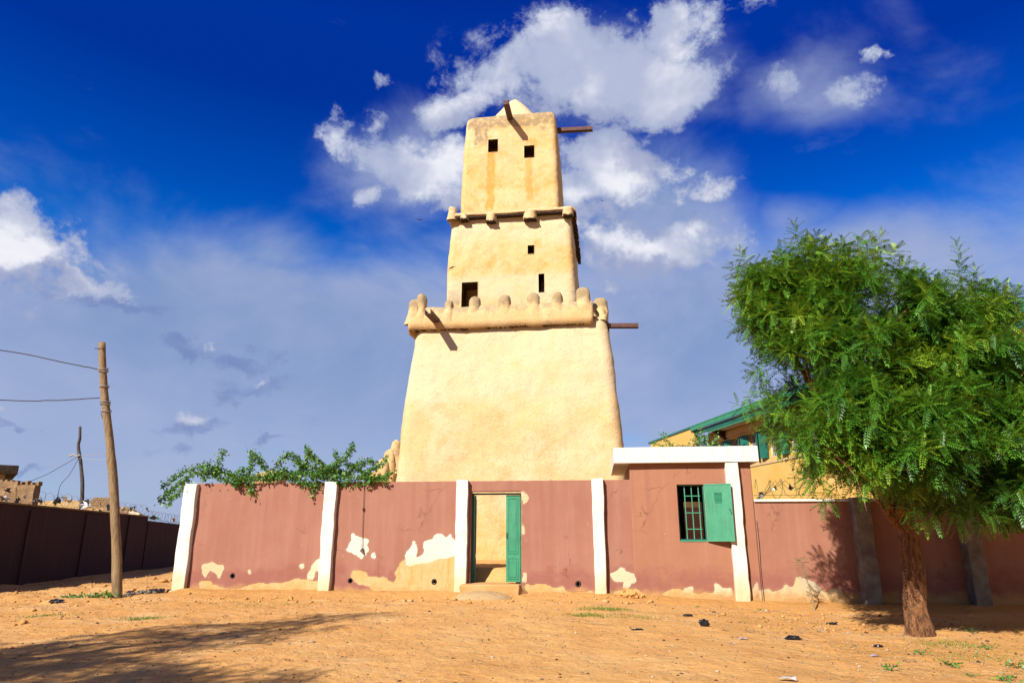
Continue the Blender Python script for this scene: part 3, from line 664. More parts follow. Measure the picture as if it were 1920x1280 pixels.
# ------------------------------------------------------------------ right boundary wall
rw = empty('boundary_wall', W(9, 0, 0), 'lower brownish pink boundary wall beyond the hut with flaking grey foot and razor wire', 'wall', rz=WROT)
B0 = (9, 0, 0)
me = skin(7.416, 17.0, -.6, 2.17, thick=.2, tint=.35, step=.035, off=.02); link('wall', off_mesh(me, B0), PINK, rw)
m_ = MB(B0); m_.box((7.42, -.04, 2.172), (9.72, .26, 2.235)); m_.box((10.2, -.04, 2.172), (12.12, .26, 2.235)); m_.box((12.6, -.04, 2.172), (17, .26, 2.235)); bevel(m_.build('coping', WHITE, rw), .01)
m_ = MB(B0); m_.tube([(7.45, .012, -.25), (7.44, .01, .5), (7.46, .01, 1.2), (7.45, .01, 1.7)], .008, 5); m_.build('joint_strip', DARKIN, rw)
for (a, b) in ((9.70, 10.09), (12.14, 12.5)):
    m_ = MB(B0); wobbly_box(m_, (a, -.30, -.6), (b, .05, 2.26), amp=.02); bevel(m_.build('pillar', CONC, rw), .02)
# razor wire on top
def coil(mb, p0, p1, r, turns, rad=.006, seg=14, jit=.15):
    p0, p1 = Vector(p0), Vector(p1); ax = (p1 - p0); L = ax.length; ax.normalize(); up = Vector((0, 0, 1)); sd = ax.cross(up).normalized(); pts = []
    for i in range(turns * seg + 1):
        t = i / seg; a = 2 * math.pi * t; f = t / turns; rr = r * (1 + jit * fbm((t * 1.3, 0, p0.x)))
        pts.append(p0 + ax * (L * f + .12 * fbm((t * 2, 4, 0))) + up * (r + math.sin(a) * rr) + sd * (math.cos(a) * rr))
    mb.tube(pts, rad, 4, False)
    mb.tube([p0 + up * (r * .4), p1 + up * (r * .4)], rad * .8, 4, False)
m_ = MB(); coil(m_, W(7.45, .1, 2.24), W(14, .1, 2.24), .25, 20, .006)
for k in range(4):
    m_.tube([W(7.5 + .02 * k, .1, 2.24), W(7.72 + .1 * k, .05, 2.45 + .03 * k), W(7.9 + .12 * k, .08, 2.70), W(8.0 + .15 * k, .1, 2.5)], .006, 4, False)
tag(m_.build('razor_wire', WIRE), 'loops of rusty razor wire along the boundary wall right of the hut', 'razor wire')
def shred(p, s, mat, name='plastic_shred', seed=0):
    rd = random.Random(seed); mb = MB(); n = 7
    pts = [Vector((rd.gauss(0, 1), rd.gauss(0, .5), rd.gauss(0, 1))).normalized() * s * rd.uniform(.4, 1) for _ in range(n)]
    vs = [(0, 0, 0)] + pts; fs = [(0, i, i + 1) for i in range(1, n)] + [(0, n, 1)]
    mb.add(vs, fs); return mb.build(name, mat, loc=p)
for k, (u, z, lab) in enumerate([(7.62, 2.36, 'black plastic shred at the left foot of the razor wire beside the hut'), (7.98, 2.47, 'torn black plastic shred caught midway up the razor wire beside the hut'), (8.35, 2.52, 'torn black plastic shred caught high in the razor wire, nearest the tree')]):
    tag(shred(W(u, .02, z), .13, BLACKP, seed=k), lab, 'plastic shred', 'plastic shreds in the razor wire by the hut')

# ------------------------------------------------------------------ the clay tower
TC = Vector((.40, 27.7, .5)); TR = R(-8)
tw = empty('clay_tower', TC, 'tall tapering three-tiered clay tower with rounded merlons and jutting beams', 'tower', rz=TR)
ZB = .5
def tier(name, prof, hwf, cx=0.0, cy=0.0, rad=.35, step=.085, wins=(), stains=(), greytop=0.0, depth=.8, amp=.035, washes=()):
    """battered square shaft with rounded corners. prof: (z, half width) list; wins: (x0,x1,z0,z1) openings in the front face"""
    zl, zh = prof[0][0], prof[-1][0]
    zs = set(np.round(np.arange(zl, zh - .3, step), 3)) | {zh - .3, zh - .22, zh - .15, zh - .10, zh - .06, zh - .03, zh - .01, zh}
    for a in wins: zs |= {a[2], a[3]}
    zs = sorted(zs)
    hb = hwf
    S = .94                                        # straight part of the front, as fraction of the half width
    xsn = set(np.round(np.arange(-hb + rad, hb - rad, step), 3)) | {hb - rad}
    for a in wins: xsn |= {a[0], a[1]}
    xf = sorted(xsn)
    # parametric perimeter on a reference half width hb: (px,py,nx,ny)
    per = [(x, -hb, 0, -1) for x in xf]
    def arc(cx_, cy_, a0, n=7): return [(cx_ + rad * math.cos(a0 + math.pi / 2 * k / n), cy_ + rad * math.sin(a0 + math.pi / 2 * k / n), math.cos(a0 + math.pi / 2 * k / n), math.sin(a0 + math.pi / 2 * k / n)) for k in range(1, n)]
    e = hb - rad; side = list(np.linspace(-e, e, max(6, int(2 * e / .3))))
    per += arc(e, -e, -math.pi / 2) + [(hb, y, 1, 0) for y in side] + arc(e, e, 0) + [(-x, hb, 0, 1) for x in side] + arc(-e, e, math.pi / 2) + [(-hb, -y, -1, 0) for y in side] + arc(-e, -e, math.pi)
    n = len(per); nf = len(xf)
    vs = []; st = []
    zr = [p[0] for p in prof]; hr = [p[1] for p in prof]
    for z in zs:
        h = float(np.interp(z, zr, hr)) - hb
        t = (z - (zh - .3)) / .3; inset = 0 if t <= 0 else .30 * (1 - math.sqrt(max(0, 1 - t * t))) 
        for (x, y, nx_, ny_) in per:
            near_w = any(a[0] - .04 <= x <= a[1] + .04 and y == -hb and a[2] - .04 <= z <= a[3] + .04 for a in wins)
            d = amp * 1.6 * fbm((x * .45 + cx, y * .45, z * .45), 3) + amp * .45 * fbm((x * 1.9, y * 1.9, z * 1.9), 3) + (0 if near_w else .010 * fbm((x * 6, y * 6, z * 6), 2))
            # the batter moves the faces in but keeps x positions of the front openings
            k = (hb + h) / hb
            xx = x * (k if not wins else 1) ; yy = y * k
            if wins:
                f = max(0, abs(x) - .55 * hb) / (.45 * hb); xx = x + math.copysign(1, x) * h * min(1, f) if x else x
            d -= inset
            vs.append((cx + xx + nx_ * d, cy + yy + ny_ * d, z - ZB))
            s = [0, 0, 0, 1]
            for (kind, x0, x1, z0, z1, wgt) in stains:
                if y < 0 and z0 <= z <= z1 and x0 - .05 <= x <= x1 + .05:
                    wob = .10 * fbm((z * 1.3, x0, 0), 3); m_ = sstep(x0 - .04, x0 + .04, x + wob) * sstep(x1 + .04, x1 - .04, x + wob) * sstep(z0 - .01, z0 + .3, z) * sstep(z1 + .02, z1 - .05, z)
                    s[kind] = max(s[kind], m_ * wgt)
            if greytop: s[1] = max(s[1], greytop * sstep(zh - 1.1, zh - .1, z))
            for (z0, z1, wgt) in washes: s[2] = max(s[2], wgt * sstep(z0, z0 + .9, z + .5 * fbm((x * .7, z * .7, 0))) * sstep(z1, z1 - .4, z))
            st.append(s)
    fs = []
    for i in range(len(zs) - 1):
        zc = (zs[i] + zs[i + 1]) / 2
        for k in range(n):
            k2 = (k + 1) % n
            if k < nf - 1:
                xc = (xf[k] + xf[k + 1]) / 2
                if any(a[0] < xc < a[1] and a[2] < zc < a[3] for a in wins): continue
            fs.append((i * n + k, i * n + k2, (i + 1) * n + k2, (i + 1) * n + k))
    fs.append(tuple((len(zs) - 1) * n + k for k in range(n)))
    # window pockets
    for a in wins:
        i0, i1 = zs.index(a[2]), zs.index(a[3]); k0, k1 = xf.index(a[0]), xf.index(a[1])
        loop = [(i0, k) for k in range(k0, k1)] + [(i, k1) for i in range(i0, i1)] + [(i1, k) for k in range(k1, k0, -1)] + [(i, k0) for i in range(i1, i0, -1)]
        b = len(vs)
        for (i, k) in loop:
            v = vs[i * n + k]; vs.append((v[0], v[1] + depth, v[2])); st.append([0, .3, 0, 1])
        L = len(loop)
        for j in range(L):
            p, q = loop[j], loop[(j + 1) % L]
            fs.append((q[0] * n + q[1], p[0] * n + p[1], b + j, b + (j + 1) % L))
        fs.append(tuple(b + j for j in range(L)))
    me = bpy.data.meshes.new(name); me.from_pydata(vs, [], fs); me.update(); vcol(me, 'stain', st)
    return link(name, me, CLAY, tw, smooth=True)
def clay_lump(name, x, y, z0, h, rx, ry, grey=.6, parent=tw, lean=(0, 0), seed=0, base_flare=.25, mat=CLAY, zoff=ZB, blend=None):
    n, m = 16, 12; vs = []; fs = []; st = []
    for j in range(m + 1):
        t = j / m; z = z0 + h * t
        k = (1 + base_flare * (1 - t) ** 2) * (math.sqrt(max(0, 1 - max(0, (t - .74) / .26) ** 2)))
        for i in range(n):
            a = 2 * math.pi * i / n; c_, s_ = math.cos(a), math.sin(a)
            c_ = math.copysign(abs(c_) ** .85, c_); s_ = math.copysign(abs(s_) ** .85, s_)
            d = .05 * fbm((x * 3 + c_, y + s_, z * 2.5 + seed), 3)
            kx = ky = k
            if blend: f_ = max(0, 1 - t / .55); f2 = f_ * f_; kx = k * (1 + (.9 * f2 if blend == 'x' else -.28 * f2)); ky = k * (1 + (.9 * f2 if blend == 'y' else -.28 * f2))
            vs.append((x + lean[0] * t + c_ * (rx + d) * kx, y + lean[1] * t + s_ * (ry + d) * ky, z - zoff)); st.append([0, grey * sstep(.15, .75, t), .35 * (1 - t), 1])
    fs = [(j * n + i, j * n + (i + 1) % n, (j + 1) * n + (i + 1) % n, (j + 1) * n + i) for j in range(m) for i in range(n)]
    me = bpy.data.meshes.new(name); me.from_pydata(vs, [], fs); me.update(); vcol(me, 'stain', st)
    return link(name, me, mat, parent, smooth=True)
# lower, middle, upper shafts
tier('lower_tier', [(0.3, 4.14), (3.1, 4.02), (5.4, 3.90), (7.4, 3.76), (8.4, 3.64), (9.15, 3.50)], 4.14, rad=.42, step=.10, stains=[(1, -3.6, 3.6, 8.0, 9.1, .35)], washes=[(5.4, 10, .85), (2.0, 6.5, .35)], amp=.035)
tier('middle_tier', [(8.9, 2.62), (10.2, 2.60), (12, 2.56), (13.3, 2.50), (14.05, 2.38)], 2.62, cx=-.14, rad=.30, step=.07,
     wins=[(-1.93, -1.27, 9.95, 10.98), (1.14, 1.37, 10.40, 11.18), (.72, .98, 12.05, 12.42)], stains=[(0, -2.3, -2.0, 12.9, 13.9, .5), (1, -2.55, -1.95, 9.9, 10.7, .9)], washes=[(12.2, 14.6, .85), (9.6, 11.4, .8)], amp=.03, depth=.9)
tier('upper_tier', [(13.7, 2.10), (15, 2.08), (17.0, 2.03), (18.4, 1.97), (18.95, 1.90)], 2.10, cx=-.22, rad=.26, step=.06, cy=-.05,
     wins=[(-.92, -.50, 17.0, 17.62), (.62, 1.05, 16.62, 17.22)], stains=[(0, -.98, -.62, 14.1, 16.98, 1.0), (0, .68, .96, 14.4, 16.6, .8), (1, -2, 2, 18.0, 18.95, .8), (1, -1.6, -.95, 17.2, 18.7, .8), (1, .3, .8, 17.9, 18.8, .7), (1, 1.2, 1.7, 17.6, 18.8, .6)], amp=.03)
# right third of the top edge carries less grey; small pyramid cap
vs = []; fs = []; st = []; n = 24; m = 14
for j in range(m + 1):
    t = j / m; rr = 1.35 * (1 - t) + .10 * math.sqrt(max(0, 1 - t ** 3)); z = 18.80 + 1.72 * t - (.10 * t ** 6)
    for i in range(n):
        a = 2 * math.pi * i / n; q = .84 + .16 * abs(math.cos(2 * a + math.pi / 2)) ** 1.0
        vs.append((-.16 + rr * q * math.cos(a), -.75 + rr * q * math.sin(a) * .8, z - ZB + .03 * fbm((math.cos(a) * 2, math.sin(a) * 2, t * 3)))); st.append([0, .35, .8, 1])
fs = [(j * n + i, j * n + (i + 1) % n, (j + 1) * n + (i + 1) % n, (j + 1) * n + i) for j in range(m) for i in range(n)]
me = bpy.data.meshes.new('cap'); me.from_pydata(vs, [], fs); me.update(); vcol(me, 'stain', st); link('roof_cap', me, CLAY, tw, smooth=True)

# lower parapet: a clay band standing proud of the shaft
def clay_bar(name, pts, hw, z0, z1, grey=.5, seed=0, parent=tw, topgap=0, ragged=0.0):
    """clay wall following a polyline (x,y); half thickness hw, uneven top and bottom"""
    P = [Vector((*p, 0)) for p in pts]; out = []
    for a, b in zip(P[:-1], P[1:]):
        L = (b - a).length; k = max(2, int(L / .10))
        for i in range(k): out.append(a.lerp(b, i / k))
    out.append(P[-1]); m = len(out); vs = []; fs = []; st = []
    prof = [(-1, 0), (-1.06, .3), (-1.0, .6), (-.85, .85), (-.45, .98), (.45, .98), (.85, .85), (1, .6), (1, .3), (1, 0)]; n = len(prof)
    for i, p in enumerate(out):
        t = (out[min(i + 1, m - 1)] - out[max(i - 1, 0)]).normalized(); nr = Vector((t.y, -t.x, 0))
        s = i * .1; dz = .05 * fbm((s * .8, seed, 0)); db = .035 * fbm((s * 1.1, seed + 4, 0)) - ragged * .05 * abs(fbm((s * 6, seed, 3)))
        for (a, h) in prof:
            z = z0 + db * (1 - h) + (z1 + dz - z0) * h
            q = p - nr * (a * (hw + .03 * fbm((p.x * 1.5, p.y * 1.5, z * 1.5 + seed))))
            vs.append((q.x, q.y, z - ZB)); st.append([.35 * max(0, 1 - h * 2), grey * sstep(.25, .9, h), .25, 1])
    for i in range(m - 1):
        for k in range(n): fs.append((i * n + k, (i + 1) * n + k, (i + 1) * n + (k + 1) % n, i * n + (k + 1) % n))
    fs.append(tuple(range(n))); fs.append(tuple((m - 1) * n + k for k in range(n - 1, -1, -1)))
    me = bpy.data.meshes.new(name); me.from_pydata(vs, [], fs); me.update(); vcol(me, 'stain', st)
    return link(name, me, CLAY, parent, smooth=True)
PZ0, PZ1 = 8.72, 9.60
clay_bar('parapet', [(-3.80, -3.62), (3.08, -3.62)], .17, PZ0, PZ1, .75, 1)
clay_bar('parapet', [(3.36, -3.3), (3.48, -2.2), (3.48, 3.5)], .16, PZ0 + .05, PZ1 - .1, .5, 2)
clay_bar('parapet', [(3.4, 3.52), (-3.72, 3.52)], .16, PZ0, PZ1 - .05, .5, 3)
clay_bar('parapet', [(-3.72, 3.4), (-3.74, -3.4)], .16, PZ0, PZ1, .5, 4)
for (x, hgt, rx) in [(-3.62, .52, .20), (-3.36, .74, .17), (-2.30, .42, .16), (-1.30, .52, .20), (-.16, .55, .20), (.92, .56, .21), (1.80, .56, .19), (2.74, .68, .24)]:
    clay_lump('merlon', x, -3.62, PZ1 - .62, hgt + .50, rx * 1.1, .195, .85, seed=x * 3, base_flare=.05, blend='x')
    # the merlon's foot running down the parapet
clay_lump('merlon', 3.36, -2.95, PZ1 - .7, 1.05, .27, .24, .8, seed=5.5, blend='y')
for (y) in (-1.7, -.5, .7, 1.9, 3.1): clay_lump('merlon', 3.46, y, PZ1 - .6, 1.1, .18, .2, .6, seed=y, blend='y')
for (y) in (-2.4, -1.2, 0, 1.2, 2.4): clay_lump('merlon', -3.72, y, PZ1 - .6, 1.1, .18, .2, .6, seed=y + 3, blend='y')
for (x) in (-3.4, -2.2, -1, .2, 1.4, 2.6): clay_lump('merlon', x, 3.52, PZ1 - .4, .92, .2, .17, .6, seed=x + 8)
# frayed sticks under the parapet
mb = MB(); rd = random.Random(3)
x = -3.75
while x < 3.0:
    wd = rd.uniform(.02, .05); zt = PZ0 - ZB + .05 + .05 * fbm((x * .8, 1, 0)); dp = rd.uniform(.03, .085)
    mb.box((x, -3.74 + rd.uniform(-.03, .03), zt - dp), (x + wd, -3.45, zt)); x += wd + rd.uniform(.005, .05)
y = -3.2
while y < 3.4:
    mb.box((3.3, y, PZ0 - ZB - .01), (3.66, y + .05, PZ0 - ZB + .07)); y += rd.uniform(.07, .12)
mb.build('stick_ends', DARKWOOD, tw, kind='stuff')

# upper ledge: thin planks carried on clay brackets
LZ = 13.72
def plank(a, b, z, th=.07, name='ledge_plank', mat=DARKWOOD):
    mb = MB(); mb.box((a[0], a[1], z - ZB), (b[0], b[1], z - ZB + th)); o = mb.build(name, mat, tw); return o
clay_bar('ledge', [(-2.42, -2.62), (2.40, -2.62)], .14, LZ + .06, LZ + .22, .7, 7)
clay_bar('ledge', [(2.40, -2.62), (2.40, 2.6)], .11, LZ + .04, LZ + .20, .7, 8)
clay_bar('ledge', [(-2.60, 2.5), (-2.60, -2.5)], .12, LZ + .05, LZ + .2, .7, 9)
clay_bar('ledge', [(2.4, 2.60), (-2.5, 2.60)], .12, LZ + .05, LZ + .2, .7, 10)
for (a, b) in ((-2.40, -1.12), (-.66, .42), (.98, 2.05)): plank((a, -2.73, 0), (b, -2.45, 0), LZ - .012)
rd = random.Random(9)
for (x, wd, hh) in ((-1.98, .34, .20), (-.88, .42, .36), (.70, .52, .36), (2.22, .42, .30)):
    vs = []; st = []
    n = 8
    mb = MB()
    o = clay_lump('bracket', x, -2.60, LZ + .10 - hh, hh + .10, wd * .5, .24, .35, seed=x, base_flare=.05)
for (x, wd, hh) in ((-1.98, .34, .20), (-.88, .42, .36), (.70, .52, .36), (2.22, .42, .30)):
    mb = MB()
    for k in range(int(wd / .05)):
        xx = x - wd * .46 + k * .05; zt = LZ - ZB + .13 - hh
        mb.box((xx, -2.82 + rd.uniform(-.02, .02), zt - rd.uniform(.02, .06)), (xx + .035, -2.46, zt + .02))
    mb.build('stick_ends', DARKWOOD, tw, kind='stuff')
clay_lump('merlon', -2.48, -2.60, LZ - .05, .62, .17, .17, .5, seed=30)
# right hand eave of the ledge: rough sticks and clay under it
mb = MB(); y = -2.6
while y < 2.7:
    zt = LZ - ZB + .02; mb.box((2.36, y, zt - rd.uniform(.06, .16)), (2.50 + rd.uniform(-.03, .04), y + rd.uniform(.05, .11), zt + .04)); y += rd.uniform(.10, .20)
mb.build('stick_ends', DARKWOOD, tw, kind='stuff')

# jutting beams and spouts
def beam(name, p0, p1, wd, ht, mat, label=None, channel=False):
    p0, p1 = Vector(p0), Vector(p1); d = (p1 - p0).normalized(); s = d.cross(Vector((0, 0, 1))).normalized() * wd / 2; u = s.cross(d).normalized() * ht / 2
    if not channel:
        vs = [p + a * s + b * u for p in (p0, p1) for (a, b) in ((-1, -1), (1, -1), (1, 1), (-1, 1))]; fs = [(0, 1, 2, 3), (7, 6, 5, 4), (0, 4, 5, 1), (1, 5, 6, 2), (2, 6, 7, 3), (3, 7, 4, 0)]
    else:
        prof = [(-1, 1), (-1, -1), (1, -1), (1, 1), (.78, 1), (.78, -.72), (-.78, -.72), (-.78, 1)]
        vs = [p + a * s + b * u for p in (p0, p1) for (a, b) in prof]; fs = [(k, (k + 1) % 8, 8 + (k + 1) % 8, 8 + k) for k in range(8)] + [(0, 1, 6, 7), (1, 2, 5, 6), (2, 3, 4, 5), (8, 15, 14, 9), (9, 14, 13, 10), (10, 13, 12, 11)]
    mb = MB(); mb.add([(v.x, v.y, v.z - ZB) for v in vs], fs)
    o = mb.build(name, mat, tw); bevel(o, .008)
    if label: o['label'] = label
    return o
beam('spout', (-.20, -1.5, 18.62), (-.20, -3.25, 18.56), .22, .20, BEAM, 'dark spout jutting forward near the top')
beam('spout', (1.5, -1.3, 18.30), (3.30, -1.3, 18.24), .20, .17, BEAM, 'dark spout jutting right near the top')
beam('spout', (-2.74, -3.3, 9.08), (-2.74, -4.95, 9.02), .24, .17, BEAM, 'rusty channel spout at the left of the parapet', True)
beam('spout', (3.2, -2.9, 8.86), (4.72, -2.9, 8.80), .20, .15, BEAM, 'rusty channel spout jutting right at the parapet', True)

# stepped clay buttress wall beside the tower
bw = empty('clay_steps', (-4.9, 25.6, .5), 'rounded clay steps climbing the left foot of the tower behind the vine', 'clay wall', rz=TR)
for (x, z1, r) in [(-.35, 3.25, .26), (-.12, 3.70, .25), (.08, 4.15, .24), (.28, 4.5, .22), (.45, 4.85, .20)]:
    clay_lump('step', x, (x + .35) * .6, z1 - 1.3, 1.3, r * 1.1, r * 1.1, .6, parent=bw, seed=x * 7, base_flare=0)
m_ = MB((-4.9, 25.6, .5))
wobbly_box(m_, (-5.6, 25.5, .3), (-4.2, 26.6, 3.1), 12, .05); m_.build('base', SANDM, bw).location = (0, 0, 0)
m_ = MB(); wobbly_box(m_, (-9.4, 25.2, .3), (-8.4, 25.9, 2.9), 12, .05); tag(m_.build('clay_plinth', SANDM), 'clay plinth carrying the brown clay dome behind the vine covered wall', 'plinth')
cm = clay_lump('clay_dome', 0, 0, 2.2, 1.45, .6, .5, .6, parent=None, seed=5, base_flare=0, zoff=.5); cm.location = (-8.9, 25.5, .5)
tag(cm, 'brown clay dome just showing above the pink wall behind the vine', 'clay mound')
# low boundary rear yard wall piece to close the yard behind the tower is the compound wall's own rear wall

# ------------------------------------------------------------------ yellow building on the right
Q0 = Vector((15.668, 17.0, 0)); YR = 1.71832
yb = empty('yellow_building', Q0, 'long yellow building with green metal eaves and green shuttered windows behind the tree', 'building', rz=YR)
# local: x along the facade away from the camera, y outwards to the left (+), z up ; wall plane y=-1
m_ = MB()
WN = [(21.1 - 2.1 * k, 21.9 - 2.1 * k) for k in range(-2, 9)]
wz0, wz1 = 5.30, 6.80
ts = [0.0]
def facade(mb, y0, y1, t0, t1, zt, wins, wz0, wz1):
    cur = t0
    for (a, b) in sorted(wins):
        mb.box((cur, y0, -.3), (a, y1, zt)); mb.box((a, y0, -.3), (b, y1, wz0)); mb.box((a, y0, wz1), (b, y1, zt)); cur = b
    mb.box((cur, y0, -.3), (t1, y1, zt))
facade(m_, -1.3, -1.0, -6, 27.2, 7.6, [w_ for w_ in WN if w_[1] < 27], wz0, wz1)
m_.box((-6, -9, -.3), (-5.8, -1.31, 7.6)); m_.box((27.0, -9, -.3), (27.2, -1.31, 7.6)); m_.box((-6, -9.3, -.3), (27.2, -9.01, 7.6))
m_.build('wall', YELLOW, yb)
m_ = MB(); m_.box((-6, -.998, 5.0), (27.2, -.96, 5.12)); m_.box((-6, -.998, 7.0), (27.2, -.93, 7.35)); m_.build('cornice_band', CREAM, yb)
m_ = MB(); m_.box((27.21, -.3, -.3), (35.2, 0, 7.95)); m_.build('wall', YELLOW, yb, label='far lower wing wall')
m_ = MB(); m_.box((26.9, -.5, 7.955), (35.6, .06, 8.08)); m_.build('roof', TEAL, yb, label='thin roof edge of the far wing')
m_ = MB(); m_.box((35.25, -.2, 7.3), (37.5, .1, 7.5)); m_.build('roof', TEAL, yb)
# roof: sloping sheet, fascia boards, gutter, soffit boards
m_ = MB(); m_.add([(-7, .12, 8.02), (27.4, .12, 8.02), (27.4, -5.2, 9.6), (-7, -5.2, 9.6), (27.4, -10.3, 8.02), (-7, -10.3, 8.02), (-7, .12, 8.07), (27.4, .12, 8.07), (27.4, -5.2, 9.65), (-7, -5.2, 9.65), (27.4, -10.3, 8.07), (-7, -10.3, 8.07)],
                  [(0, 3, 2, 1), (3, 5, 4, 2), (6, 7, 8, 9), (9, 8, 10, 11), (0, 1, 7, 6), (1, 2, 8, 7), (2, 4, 10, 8), (0, 6, 9, 3), (3, 9, 11, 5), (4, 5, 11, 10)])
rf = m_.build('roof', GREEN, yb)
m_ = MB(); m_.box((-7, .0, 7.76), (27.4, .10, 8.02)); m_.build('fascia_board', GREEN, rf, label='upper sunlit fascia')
m_ = MB(); m_.box((-7, -.16, 7.46), (27.5, -.06, 7.76)); m_.build('fascia_board', TEAL, rf)  # darker green paints in the shade cast by the upper board
m_ = MB(); m_.tube([(-7, -.13, 7.40), (25.2, -.13, 7.40)], .06, 8); m_.build('gutter', GREENLITE, rf)
for k in range(7):
    m_ = MB(); m_.box((-6, -.95 + k * .115, 7.42 + .001 * k), (25.4, -.95 + k * .115 + .108, 7.45 + .001 * k)); m_.build('soffit_board', WHITE, rf)
m_ = MB(); m_.add([(24.6, -1.0, 6.9), (24.6, -.2, 7.40), (24.6, -1, 7.40), (24.9, -1.0, 6.9), (24.9, -.2, 7.40), (24.9, -1, 7.40)], [(0, 1, 2), (3, 5, 4), (0, 3, 4, 1), (1, 4, 5, 2), (0, 2, 5, 3)]); m_.build('bracket', DARKWOOD, yb)
for (a, b) in WN:
    if b > 27: continue
    m_ = MB(); m_.box((a, -1.2, wz0), (a + .05, -1.14, wz1)); m_.box((b - .05, -1.2, wz0), (b, -1.14, wz1)); m_.box((a + .051, -1.2, wz1 - .05), (b - .051, -1.14, wz1)); m_.box((a + .051, -1.2, wz0), (b - .051, -1.14, wz0 + .05))
    wn = m_.build('window', WHITE, yb)
    m_ = MB(); m_.box((a + .052, -1.26, wz0 + .06), (b - .052, -1.25, wz1 - .06)); m_.build('pane', DARKIN, wn)
    for k in range(4):
        m_ = MB(); x = a + .14 + k * .155; m_.box((x, -1.13, wz0 + .02), (x + .025, -1.105, wz1 - .02)); m_.build('bar', PALE, wn)
    for (s0, sgn, L) in ((a, -1, .64), (b, 1, .60)):
        c_, s_ = math.cos(R(20)), math.sin(R(20)); p = [(s0, -.98), (s0 + sgn * L * c_, -.98 + L * s_)]
        nx_, ny_ = -s_ * sgn * .02, c_ * .02
        m_ = MB(); m_.add([(p[0][0], p[0][1], wz0), (p[1][0], p[1][1], wz0), (p[1][0] + nx_, p[1][1] + ny_ , wz0), (p[0][0] + nx_, p[0][1] + ny_, wz0), (p[0][0], p[0][1], wz1), (p[1][0], p[1][1], wz1), (p[1][0] + nx_, p[1][1] + ny_, wz1), (p[0][0] + nx_, p[0][1] + ny_, wz1)],
                           [(0, 3, 2, 1), (4, 5, 6, 7), (0, 1, 5, 4), (1, 2, 6, 5), (2, 3, 7, 6), (3, 0, 4, 7)]); m_.build('shutter', TEAL, wn)

# ------------------------------------------------------------------ left side: shaded boundary wall, mud walls, poles
LW = [Vector((-15.6, 8, 0)), Vector((-15.3, 20.9, 0)), Vector((-16.2, 31.4, 0))]
lw = empty('boundary_wall', LW[1], 'dark red boundary wall in its own shade along the left with razor wire', 'wall')
def wallseg(mb, a, b, z0, za, zb, th):
    d = (b - a).normalized(); nrm = Vector((d.y, -d.x, 0)) * -th       # thickness away from the street (to the left)
    v = []
    for (p, zt) in ((a, za), (b, zb)): v += [(p.x, p.y, z0), (p.x + nrm.x, p.y + nrm.y, z0), (p.x + nrm.x, p.y + nrm.y, zt), (p.x, p.y, zt)]
    mb.add(v, [(0, 1, 2, 3), (4, 7, 6, 5), (0, 4, 5, 1), (1, 5, 6, 2), (2, 6, 7, 3), (3, 7, 4, 0)])
oL = tuple(LW[1])
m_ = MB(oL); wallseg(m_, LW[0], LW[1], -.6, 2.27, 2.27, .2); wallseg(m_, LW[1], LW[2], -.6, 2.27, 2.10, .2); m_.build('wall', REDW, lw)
m_ = MB(oL)
for a, b, za, zb in ((LW[0], LW[1], 2.275, 2.275), (LW[1], LW[2], 2.275, 2.105)):
    d = (b - a).normalized(); nn = Vector((d.y, -d.x, 0)) * .05
    wallseg(m_, a + nn + Vector((0, 0, 0)), b + nn, 0, za + .05, zb + .05, .30)
    m_.v = [(x, y, (z if z > .5 else (za if i % 8 < 4 else zb) )) for i, (x, y, z) in enumerate(m_.v)]
m_.build('coping', MUD, lw)
for (p, q) in ((LW[0], LW[1]), (LW[1], LW[2])):
    L = (q - p).length; k = int(L / 3.2)
    for i in range(k):
        c_ = p.lerp(q, (i + .5) / k); d = (q - p).normalized(); nn = Vector((d.y, -d.x, 0))
        m_ = MB(oL); e1 = c_ - d * .15; e2 = c_ + d * .15
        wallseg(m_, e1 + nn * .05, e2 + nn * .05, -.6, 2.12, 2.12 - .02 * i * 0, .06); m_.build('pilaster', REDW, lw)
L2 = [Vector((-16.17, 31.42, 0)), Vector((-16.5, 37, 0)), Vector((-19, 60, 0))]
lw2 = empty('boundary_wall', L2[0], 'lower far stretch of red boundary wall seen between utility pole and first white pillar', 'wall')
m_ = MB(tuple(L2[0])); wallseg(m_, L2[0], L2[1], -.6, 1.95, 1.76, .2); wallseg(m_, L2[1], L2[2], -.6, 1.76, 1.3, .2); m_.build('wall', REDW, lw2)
m_ = MB(); coil(m_, LW[0] + Vector((-.1, 0, 2.3)), LW[1] + Vector((-.1, 0, 2.3)), .24, 30, .0045); coil(m_, LW[1] + Vector((-.1, 0, 2.3)), LW[2] + Vector((-.1, 0, 2.12)), .24, 20, .0045)
tag(m_.build('razor_wire', WIRE), 'tangled razor wire along the top of the near dark red wall on the left', 'razor wire')
m_ = MB(); coil(m_, L2[0] + Vector((-.1, 0, 1.95)), L2[1] + Vector((-.1, 0, 1.76)), .22, 16, .0055)
tag(m_.build('razor_wire', WIRE), 'thin razor wire on the lower far red wall left of the white corner pillar', 'razor wire')
rd = random.Random(12)
for k in range(30):
    f = rd.random(); p = LW[0].lerp(LW[1], .75 + .25 * f) if k < 7 else LW[1].lerp(LW[2], f)
    s = shred(p + Vector((-.1 + rd.uniform(-.15, .15), 0, 2.40 + rd.uniform(-.05, .22))), rd.uniform(.10, .24), [BLACKP, BLACKP, MUD, PALE][k % 4], seed=20 + k)
    tag(s, 'scrap of rubbish snagged in the razor wire on the near dark red wall', 'rubbish scrap', 'scraps snagged in the razor wire on the left wall')
